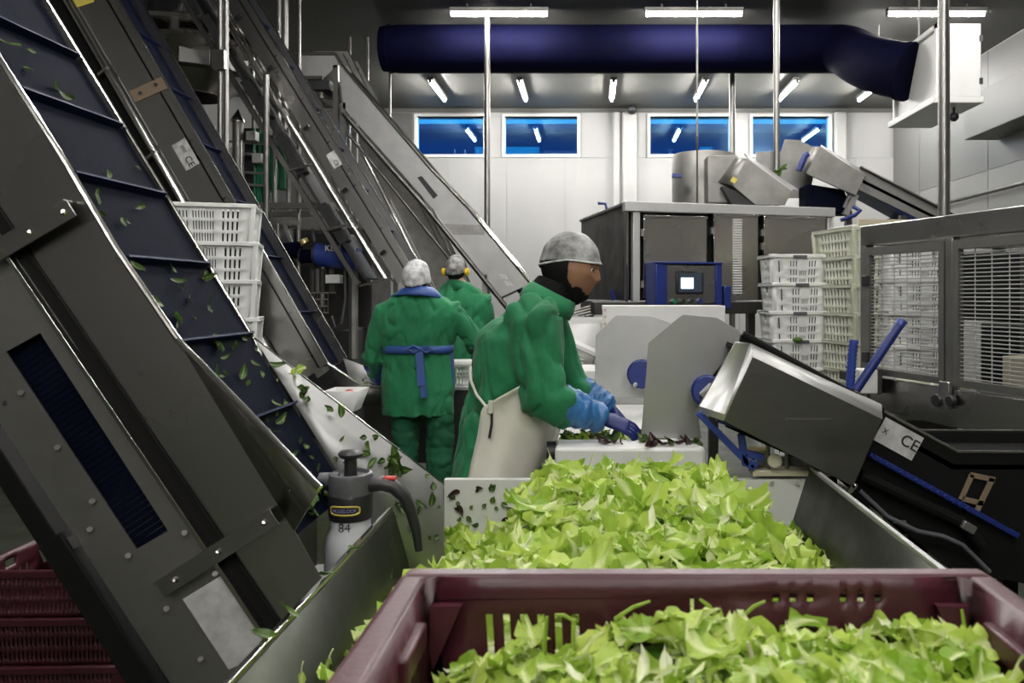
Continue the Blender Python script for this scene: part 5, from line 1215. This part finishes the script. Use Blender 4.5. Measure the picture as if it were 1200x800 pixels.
scatter(14, on_B, BABY, 'green leaf on the belt of the second conveyor', 'leaves on the second belt', .8, 1.5, .4)
def on_wallL(r):
    y = r.uniform(1.25,2.1); f_ = r.uniform(.05,.7); return V((XA+.125*f_+.012, y, zr-.56*f_)), V((1,0,.22))
scatter(20, on_wallL, BABY+[LET[9]], 'bit of green leaf clinging to the left tank wall', 'leaf bits on the tank wall', .35, .8, .2)
for k, (px, py, Y0) in enumerate(((345,710,1.46),(322,744,1.36),(390,676,1.66),(412,644,1.83))):
    leaf_obj(BABY[k%3], leaf_matrix(V((XA-.004,Y0,zr+.014)), (0,0,1), k*1.3, .8, .2, rnd), 'salad_leaf', ['small leaf on the left tank rim nearest the red crate','lowest-lying dark leaf on the left tank rim','small leaf on the left tank rim below the sprayer bottle','small leaf on the left tank rim beside the sprayer bottle'][k], 'leaf', 'leaves on the tank rim')
for k, (px, py) in enumerate(((345,437),(352,432),(340,441))):
    leaf_obj(LET[k], leaf_matrix(P(px,py,yf_+.03), (0,-1,.6), k*2.0, .32, .4, rnd), 'salad_leaf', 'pale green leaf caught on the bend of the foremost hopper rim', 'leaf', 'leaves on the hopper bend')
for k in range(9):
    f_ = k/8; leaf_obj(BABY[k%3], leaf_matrix(P(458+f_*12,545+rnd.uniform(-12,12),yf_+.02), (0,-1,.4), rnd.random()*6, 1.0, .5, rnd), 'salad_leaf', 'long green leaf in the clump on the hopper wall behind the sprayer handle', 'leaf', 'leaf clump on the hopper wall')
for k in range(5): leaf_obj(BABY[k%3], leaf_matrix(P(910+k*1.5,205-k*2,7.6), (0,-1,.4), k*1.4, 1.6, .8, rnd), 'salad_leaf', 'yellow-green leaf on the machine roof chute', 'leaf', 'leaves on the roof chute')
# ================================================================== PEOPLE
def ico(sub=4):
    bm = bmesh.new(); bmesh.ops.create_icosphere(bm, subdivisions=sub, radius=1.0)
    bm.verts.ensure_lookup_table(); v = [x.co.copy() for x in bm.verts]; f = [tuple(y.index for y in x.verts) for x in bm.faces]; bm.free(); return v, f
ICO = ico(5); ICO6 = ico(6)
def G(x, s): return math.exp(-(x/s)**2)
def head_point(n, k=1.0):
    """unit direction -> point of a head about 0.24 tall; face along +x, z up"""
    x, y, z = n
    a, b, c = .100, .077, .122
    if z < 0: b *= 1-.28*(-z)**1.3; a *= (1-.10*(-z)) if x > 0 else (1-.38*(-z)**1.2)
    if z > 0 and x < 0: a *= 1.06
    p = V((a*x, b*y, c*z))
    if x > 0:
        ay = abs(y)
        p.x += .021*G(y,.17)*G(z+.24,.10)*x + .013*G(y,.12)*G(z+.07,.14)*x        # nose
        p.x += .007*G(z-.20,.09)*G(y,.55)*x                                        # brow
        p.x -= .010*G(ay-.36,.15)*G(z-.05,.10)                                     # eye sockets
        p.x += .009*G(z+.44,.055)*G(y,.25)+.009*G(z+.56,.05)*G(y,.22)-.006*G(z+.50,.02)*G(y,.25)   # lips
        p.x += .014*G(z+.80,.13)*G(y,.35)                                          # chin
        p.y += math.copysign(.006, y)*G(ay-.62,.2)*G(z+.05,.2)                     # cheekbones
    return p*k
def head_mb(b, M, k=1.0, pred=None, off=None, fine=False):
    v, f = ICO6 if fine else ICO; pts = [head_point(n, k) for n in v]
    if off: pts = [p*off(p/k) for p in pts]
    keep = [q for q in f if pred is None or all(pred(pts[i]/k) for i in q)]
    used = sorted({i for q in keep for i in q}); mp = {i: j for j, i in enumerate(used)}
    b.add([M @ pts[i] for i in used], [tuple(mp[i] for i in q) for q in keep]); return b
def head_matrix(c, face, up=(0,0,1)):
    x = V(face).normalized(); u = V(up); z = (u-x*u.dot(x)).normalized(); y = z.cross(x)
    return Matrix(((x.x,y.x,z.x,c[0]),(x.y,y.y,z.y,c[1]),(x.z,y.z,z.z,c[2]),(0,0,0,1)))
def add_ears(b, M, k):
    for s in (-1,1):
        b.loft([(M @ (V((-.005,s*.070,-.005))*k), M.to_3x3() @ V((.016,0,-.006))*k, M.to_3x3() @ V((.004,0,.028))*k),
                (M @ (V((-.012,s*.088,-.002))*k), M.to_3x3() @ V((.020,0,-.006))*k, M.to_3x3() @ V((.004,0,.034))*k)], 12)
def hand_mb(b, wrist, d, pn, s=1.0, curl=.5, side=1):
    """palm + five fingers; d: pointing direction, pn: out of the back of the hand"""
    d = V(d).normalized(); pn = V(pn); pn = (pn-d*pn.dot(d)).normalized(); sd = d.cross(pn)*side
    w_ = V(wrist)
    b.loft([(w_-d*.02*s, sd*.026*s, pn*.020*s), (w_+d*.03*s, sd*.036*s, pn*.019*s), (w_+d*.075*s, sd*.042*s, pn*.016*s), (w_+d*.092*s, sd*.041*s, pn*.014*s)], 16)
    for i, (o, L) in enumerate(((-.031,.072),(-.0105,.082),(.0105,.077),(.031,.060))):
        p = w_+d*.082*s+sd*o*s; pts = [p-d*.012*s]; dd = (d+sd*o*2.2).normalized(); q = p
        for j, fr in enumerate((.42,.32,.26)):
            ax = dd.cross(pn).normalized(); dd = (Matrix.Rotation(-curl*(.5,.75,.6)[j], 3, ax) @ dd).normalized(); q = q+dd*L*fr*s; pts.append(q)
        b.tube(pts, [.0105*s,.010*s,.0092*s,.0072*s], 10)
    p = w_+d*.028*s-sd*.030*s; dd = (d*.75-sd*.65-pn*.25).normalized(); q1 = p+dd*.035*s; dd2 = (d*.95-sd*.15-pn*.35).normalized(); q2 = q1+dd2*.03*s
    b.tube([p-dd*.015*s, p+dd*.01*s, q1, q2], [.014*s,.0135*s,.0115*s,.0085*s], 10)
    return b
def wrinkle(me, amp, f1=(6,6,3), seed=0):
    me.update()
    ns = [v.normal.copy() for v in me.vertices]
    for v, n in zip(me.vertices, ns):
        p = v.co
        q = V((p.x*f1[0], p.y*f1[1], p.z*f1[2]))
        q += V((.5*noise.noise(p*4),.5*noise.noise(p*4+V((9,0,0))),.8*noise.noise(p*3)))
        a = noise.noise(q+V((seed,0,0)))+.5*noise.noise(q*2.1+V((0,seed,0)))
        r = abs(noise.noise(q*.9+V((seed,seed,3))))
        v.co = p+n*(amp*(a*.9-max(0,1-r*4)**2*.8))
    return me
def limb(b, pts, rs, n=16): return b.tube(pts, rs, n)
def boots(t, feet, fdir):
    for p in feet:
        p = V(p); d = V(fdir).normalized(); s = V((-d.y,d.x,0))
        b = MB(); b.loft([(p+V((0,0,.0)), d*.055, s*.048), (p+V((0,0,.12)), d*.058, s*.05), (p+V((0,0,.24)), d*.06, s*.055)], 14)
        b.loft([(p-d*.06+V((0,0,.05)), s*.035, V((0,0,.045))), (p+d*.06+V((0,0,.05)), s*.046, V((0,0,.048))), (p+d*.15+V((0,0,.042)), s*.048, V((0,0,.038))), (p+d*.21+V((0,0,.03)), s*.03, V((0,0,.026)))], 14)
        b.xf(lambda q: V((q.x,q.y,max(q.z,0.0))))
        obj('boot', evaluated(b, 'frame_white', .010, 3), 'frame_white', t)

# ---------------------------------------------------------------- worker in profile at the sorting table
Yw = 3.15; k_ = Yw/F
p1 = thing('person', 'worker in green coat and white apron bending over the sorting table, dark beard, grey hairnet', 'person', (PX(590,Yw), Yw, 0))
prof = [(346,648,17,.070),(354,642,24,.10),(362,632,32,.15),(376,618,42,.20),(395,608,48,.225),(420,604,49.5,.222),(445,600,49.5,.21),(470,597,51,.205),(500,593,53,.215),(530,586,54,.23),(559,580,53,.245)]
rings = [(P(cx,py,Yw), V((hx*k_,0,0)), V((0,hy,0))) for py, cx, hx, hy in prof]
# body: head, neck, trunk, arms, legs as one surface
hc = P(668,316,Yw); HM = head_matrix(hc, (.97,-.16,-.10))
kb = 1.14
b = MB(); head_mb(b, HM, kb)
limb(b, [P(660,330,Yw), P(650,345,Yw), P(628,375,Yw), P(606,420,Yw), P(598,480,Yw), P(590,540,Yw)], [.060,.058,(.085,.085),.11,.11,.10])
shR, elR, wrR = P(632,380,Yw-.19), P(640,466,Yw-.24), P(706,490,Yw-.17)
shL, elL, wrL = P(640,380,Yw+.19), P(668,455,Yw+.22), P(716,478,Yw+.16)
for a_, e2, w2 in ((shR,elR,wrR),(shL,elL,wrL)): limb(b, [a_, (a_+e2)/2, e2, (e2+w2)/2, w2], [.055,.05,.043,.04,.03])
f1, f2 = V((PX(590,Yw),Yw-.13,.0)), V((PX(572,Yw),Yw+.13,.0))
for f_ in (f1,f2): limb(b, [V((PX(586,Yw),f_.y*.6+Yw*.4,PZ(535,Yw))), f_+V((.02,0,.50)), f_+V((0,0,.10))], [.09,.06,.04])
obj('body', evaluated(b, 'skin', .0065, 2, .4), 'skin', p1)
for s in (-1,1):
    o = obj('eye', MB().ball(HM @ (V((.080,s*.029,.006))*kb), .0115, 12), 'eye_white', p1)
    obj('iris', MB().ball(HM @ (V((.0865,s*.031,.006))*kb), .0065, 10), 'hair', o)
    obj('eyebrow', MB().tube([HM @ (V((.101,s*.014,.027))*kb), HM @ (V((.095,s*.034,.032))*kb), HM @ (V((.080,s*.050,.026))*kb)], [.0035,.0045,.002], 8), 'hair', p1)
cap_line = lambda p: p.z > .022+.10*(p.x<-.02)*(-p.x-.02)*-1.2
o = obj('hairnet', head_mb(MB(), HM, kb, lambda p: p.z > .030-.10*max(0,-p.x), lambda p: 1.085+.055*ss(.03,.075,p.z)+.020*noise.noise(p*34), True), 'hairnet', p1, solid=.003, sharp=80)
b = MB(); ring = []
for i in range(40):
    a = 2*math.pi*i/40; q = V((math.cos(a), math.sin(a)*.98, 0)); q.z = .25 if q.x > 0 else .25+.20*q.x; q.normalize(); ring.append(HM @ (head_point(q,kb)*1.075))
b.tube(ring+[ring[0]], .0045, 8, caps=False); obj('elastic_band', b, 'hairnet_white', o)
obj('snood', head_mb(MB(), HM, kb, lambda p: p.z < .050 and p.x < .010+.040*ss(-.02,-.11,p.z), lambda p: 1.055+.015*noise.noise(p*30), True), 'hair', p1, solid=.004, sharp=80)
b = MB(); b.loft([(P(654,330,Yw), V((.078,0,-.03)), V((0,.080,0))), (P(647,342,Yw), V((.088,0,-.035)), V((0,.090,0))), (P(640,352,Yw), V((.095,0,-.04)), V((0,.11,0))), (P(638,362,Yw), V((.085,0,-.04)), V((0,.11,0)))], 24)
obj('neck_warmer', evaluated(b, 'hair', .008, 3), 'hair', p1)
obj('beard', head_mb(MB(), HM, kb, lambda p: p.x > .02 and p.z < -.058-.020*ss(.045,.075,p.x)-.012*noise.noise(p*50) and not (p.z > -.082 and abs(p.y) < .024 and p.x > .06), lambda p: 1.03+.02*noise.noise(p*40), True), 'hair', p1, solid=.004, sharp=80)
# coat: trunk and sleeves
b = MB(); b.loft(rings, 32, e=.9)
limb(b, [P(622,372,Yw-.13), shR+V((.0,-.01,.0)), shR*.55+elR*.45+V((-.012,0,0)), elR+V((-.012,0,-.006)), elR*.55+wrR*.45+V((0,0,-.01))], [.115,.108,.100,.092,.082], 20)
limb(b, [P(625,372,Yw+.13), shL, shL*.5+elL*.5, elL, elL*.5+wrL*.5], [.11,.105,.095,.088,.08], 20)
me = wrinkle(evaluated(b, 'green_cloth', .011, 5), .020, (11,11,4.5), 2)
coat = obj('coat', me, 'green_cloth', p1)
b = MB(); b.loft([(P(649,342,Yw), V((.088,0,-.045)), V((0,.094,0))), (P(643,352,Yw), V((.100,0,-.05)), V((0,.112,0))), (P(638,361,Yw), V((.10,0,-.05)), V((0,.125,0)))], 28, caps=False); obj('collar', b, 'green_cloth', coat, solid=.008)
b = MB()
for f_ in (f1,f2): limb(b, [V((PX(582,Yw),f_.y,PZ(540,Yw))), V((PX(582,Yw)+.01,f_.y,.55)), f_+V((.01,0,.30)), f_+V((0,0,.06))], [.125,.10,.085,.082], 18)
obj('trousers', wrinkle(evaluated(b, 'green_trousers', .013, 4), .010, (6,6,8), 5), 'green_trousers', p1)
boots(p1, (f1,f2), (1,-.05,0))
for a_, e2, w2 in ((shR,elR,wrR),(shL,elL,wrL)):
    b = MB(); pts = []; rs = []
    for i in range(15):
        f_ = i/14; pts.append(e2.lerp(w2, .24+.80*f_)+V((0,0,-.004))); rs.append((.084-.032*f_+.006*math.sin(i*2.2)))
    rs[0] = .075; rs[-1] = .034
    limb(b, pts, rs, 20); obj('oversleeve', wrinkle(evaluated(b, 'sleeve_blue', .008, 2), .010, (16,16,10), 7), 'sleeve_blue', p1)
    b = MB(); hd = (P(738,500,w2.y)-w2); hd.y = -.01 if w2.y < Yw else -.05; hand_mb(b, w2+hd.normalized()*.005, hd, V((.25,-.45 if w2.y < Yw else .3,.9)), 1.08, .55, 1 if w2.y < Yw else -1)
    obj('glove', evaluated(b, 'glove_blue', .0045, 3), 'glove_blue', p1)
# white apron wrapped round the front, waist tie
b = MB(); n = 40; rows = []
def ring_at(py):
    for (a0,*A_), (b0,*B_) in zip(prof, prof[1:]):
        if a0 <= py <= b0: f_ = (py-a0)/(b0-a0); return [x+(y-x)*f_ for x, y in zip(A_,B_)]
    return prof[-1][1:]
for py in [438+i*5 for i in range(30)]:
    c, hx, hy = ring_at(min(py,559)); hx *= 1.09; hy = hy*1.12
    if py > 559: hx -= (py-559)*.12
    # near edge starts far back at the waist, rises to a point under the arm
    half = 2.0 if py > 470 else 2.0-.9*((470-py)/32)**1.2
    row = []
    for i in range(n+1):
        a = -half+2*half*i/n; q = P(c, py, Yw)+V((math.cos(a)*hx*k_, math.sin(a)*hy, 0)); q += V((math.cos(a),math.sin(a),0))*(.004*math.sin(i*.9+py*.03)+.006*math.sin(i*.35+py*.02)+.004); row.append(q)
    rows.append(row)
vs = [q for r_ in rows for q in r_]; m_ = n+1
b.add(vs, [(i*m_+j, i*m_+j+1, (i+1)*m_+j+1, (i+1)*m_+j) for i in range(len(rows)-1) for j in range(n)])
ap = obj('apron', b, 'apron_white', p1, solid=.003, sharp=80)
def skin_pt(py, a, f_=1.05):
    c, hx, hy = ring_at(py); return P(c, py, Yw)+V((math.cos(a)*hx*k_*f_, math.sin(a)*hy*f_, 0))
tie = [skin_pt(428,-2.9,1.02), skin_pt(442,-2.55,1.05), skin_pt(456,-2.2,1.09), skin_pt(468,-1.9,1.13), skin_pt(472,-1.75,1.14)]
obj('waist_tie', MB().tube(tie, .006, 8), 'apron_white', ap)
obj('waist_tie', MB().tube([skin_pt(472,-1.78,1.13), skin_pt(485,-1.74,1.15), skin_pt(500,-1.74,1.16)], .005, 8), 'ink', ap)
obj('waist_tie', MB().tube([skin_pt(460,-1.82,1.14), skin_pt(474,-1.8,1.15)], .010, 8), 'apron_white', ap)
# thin neck string
obj('neck_string', MB().tube([P(628,343,Yw-.085), P(640,349,Yw-.108), P(648,358,Yw-.118), P(655,368,Yw-.10)], .003, 6), 'hairnet_white', ap)

# ---------------------------------------------------------------- workers seen from behind
def back_worker(label, Y, cx, prof, head, hk, arms, legs_px, net, earmuff=False, ties=False, seed=0):
    kk = Y/F; t = thing('person', label, 'person', (PX(cx,Y), Y, 0))
    HMx = head_matrix(P(head[0],head[1],Y-.02), (.08,1,-.12)); R3 = HMx.to_3x3()
    b = MB(); head_mb(b, HMx, hk); add_ears(b, HMx, hk)
    limb(b, [P(head[0],head[1]+8,Y-.02), P(cx,prof[1][0],Y-.01), P(cx,prof[3][0],Y), P(cx,prof[-1][0]-25,Y)], [.06,.075,.12,.11])
    for s_, e_2, w_2 in arms: limb(b, [s_, e_2, w_2], [.05,.042,.032])
    hem = prof[-1][0]
    ft = [V((PX(px,Y),Y,0)) for px in legs_px]
    for f_ in ft: limb(b, [V((f_.x,Y,PZ(hem-30,Y))), V((f_.x,Y,.5)), V((f_.x,Y,.1))], [.085,.06,.04])
    obj('body', evaluated(b, 'skin_light', .009, 2, .4), 'skin_light', t)
    b = MB(); b.loft([(P(c,py,Y), V((hx*kk,0,0)), V((0,hy,0))) for py, c, hx, hy in prof], 28, e=.88)
    for s_, e_2, w_2 in arms:
        ins = V((PX(cx,Y),Y,s_.z+.02)); limb(b, [s_.lerp(ins,.45)+V((0,0,.01)), s_, s_.lerp(e_2,.5), e_2, e_2.lerp(w_2,.6)], [.085,.092,.085,.080,.068], 18)
    coat = obj('coat', wrinkle(evaluated(b, 'green_cloth', .013, 4), .019, (12,10,4.0), seed), 'green_cloth', t)
    obj('collar', MB().loft([(P(head[0],prof[0][0]-3,Y), V((.075,0,0)), V((0,.08,0))), (P(cx,prof[1][0]+1,Y), V((.115,0,0)), V((0,.10,0)))], 24, caps=False), 'green_cloth', coat, solid=.012)
    b = MB()
    for f_ in ft: limb(b, [V((f_.x*.7+PX(cx,Y)*.3,Y,PZ(hem-25,Y))), V((f_.x,Y,.60)), V((f_.x,Y,.35)), V((f_.x,Y,.05))], [.13,.115,.105,.105], 18)
    obj('trousers', wrinkle(evaluated(b, 'green_trousers', .014, 4), .016, (6,6,9), seed+3), 'green_trousers', t)
    boots(t, ft, (0,1,0))
    for s_, e_2, w_2 in arms:
        b = MB(); pts = [e_2.lerp(w_2, .15+.9*i/9) for i in range(10)]; limb(b, pts, [.070]+[.076-.030*i/9+.005*math.sin(i*2.2) for i in range(1,9)]+[.036], 16)
        obj('oversleeve', wrinkle(evaluated(b, 'apron_blue', .010, 2), .008, (14,14,9), 3), 'apron_blue', t)
        b = MB(); hand_mb(b, w_2, (w_2-e_2)+V((0,.1,0)), V((0,.1,1)), 1.0, .5, 1); obj('glove', evaluated(b, 'glove_blue', .006, 2), 'glove_blue', t)
    hn = obj('hairnet', head_mb(MB(), HMx, hk, lambda p: p.z > -.02-.5*max(0,-p.x-.03)+.9*max(0,p.x-.03), lambda p: 1.20+.10*ss(0,.1,p.z)+.07*noise.noise(p*28)), net, t, solid=.003, sharp=80)
    hr = obj('hair', head_mb(MB(), HMx, hk, lambda p: p.x < .02 and p.z > -.085, lambda p: 1.04), 'hair', t, solid=.004, sharp=80)
    return t, HMx, coat
W2 = 5.9
pr2 = [(338,489,19,.085),(346,489,30,.11),(356,490,43,.135),(370,490,47,.155),(390,490,45,.155),(408,490,39,.14),(425,490,41,.15),(455,490,43,.17),(485,490,42,.185)]
ar2 = ((P(451,366,W2), P(436,420,W2+.02), P(443,446,W2+.22)), (P(530,365,W2), P(556,398,W2+.05), P(560,415,W2+.30)))
t2, H2, c2 = back_worker('worker in green coat with blue apron ties seen from behind, white hairnet', W2, 490, pr2, (488,330), 1.10, ar2, (475,515), 'hairnet_white', seed=11)
obj('apron_belt', MB().loft([(P(490,404,W2), V((40.5*W2/F,0,0)), V((0,.150,0))), (P(490,413,W2), V((41.5*W2/F,0,0)), V((0,.153,0)))], 28, caps=False, e=.88), 'apron_blue', t2, solid=.006)
for px0, px1, py1 in ((492,497,466),(490,493,452)):
    obj('apron_tie', MB().bar(P(px0,410,W2-.16), P(px1,py1,W2-.205), .045, .004), 'apron_blue', t2)
obj('apron_bow', MB().tube([P(493,409,W2-.165),P(484,405,W2-.18),P(478,409,W2-.17),P(485,413,W2-.17),P(493,409,W2-.165),P(502,406,W2-.18),P(507,410,W2-.17),P(500,413,W2-.17),P(493,409,W2-.165)], .010, 8), 'apron_blue', t2)
obj('apron_edge', MB().prism([P(522,412,W2-.05),P(529,414,W2-.05),P(532,450,W2-.05),P(528,452,W2-.05)], (0,.08,0)), 'apron_blue', t2)
obj('apron_neckband', MB().loft([(P(489,339,W2-.01), V((.125,0,.01)), V((0,.115,-.02))), (P(489,345,W2-.01), V((.165,0,.01)), V((0,.130,-.02))), (P(490,350,W2-.01), V((.205,0,-.01)), V((0,.14,-.03)))], 28, caps=False), 'apron_blue', t2, solid=.008)
W3 = 7.05
pr3 = [(331,536,14,.085),(338,538,22,.11),(346,540,31,.14),(358,541,34,.16),(380,541,33,.155),(405,541,31,.15),(440,541,33,.17),(470,541,34,.18)]
ar3 = ((P(513,354,W3), P(505,390,W3+.08), P(508,405,W3+.30)), (P(566,353,W3), P(571,380,W3+.08), P(564,404,W3+.28)))
t3, H3, c3 = back_worker('worker in green coat with yellow ear muffs seen from behind', W3, 541, pr3, (534,318), .98, ar3, (530,552), 'hairnet', seed=17)
em = obj('ear_muffs', MB().tube([H3 @ V((0,math.sin(a)*.100,.02+math.cos(a)*.118)) for a in [(-1.7+3.4*i/16) for i in range(17)]], .008, 8), 'black_plastic', t3)
for s in (-1,1):
    o = obj('ear_cup', MB().tube([H3 @ V((-.005,s*.088,-.005)), H3 @ V((-.005,s*.098,-.005)), H3 @ V((-.005,s*.120,-.005)), H3 @ V((-.005,s*.128,-.005))], [.030,.038,.036,.022], 16), 'yellow', em)
    obj('ear_pad', MB().tube([H3 @ V((-.005,s*.072,-.005)), H3 @ V((-.005,s*.090,-.005))], .036, 16), 'black_plastic', em)
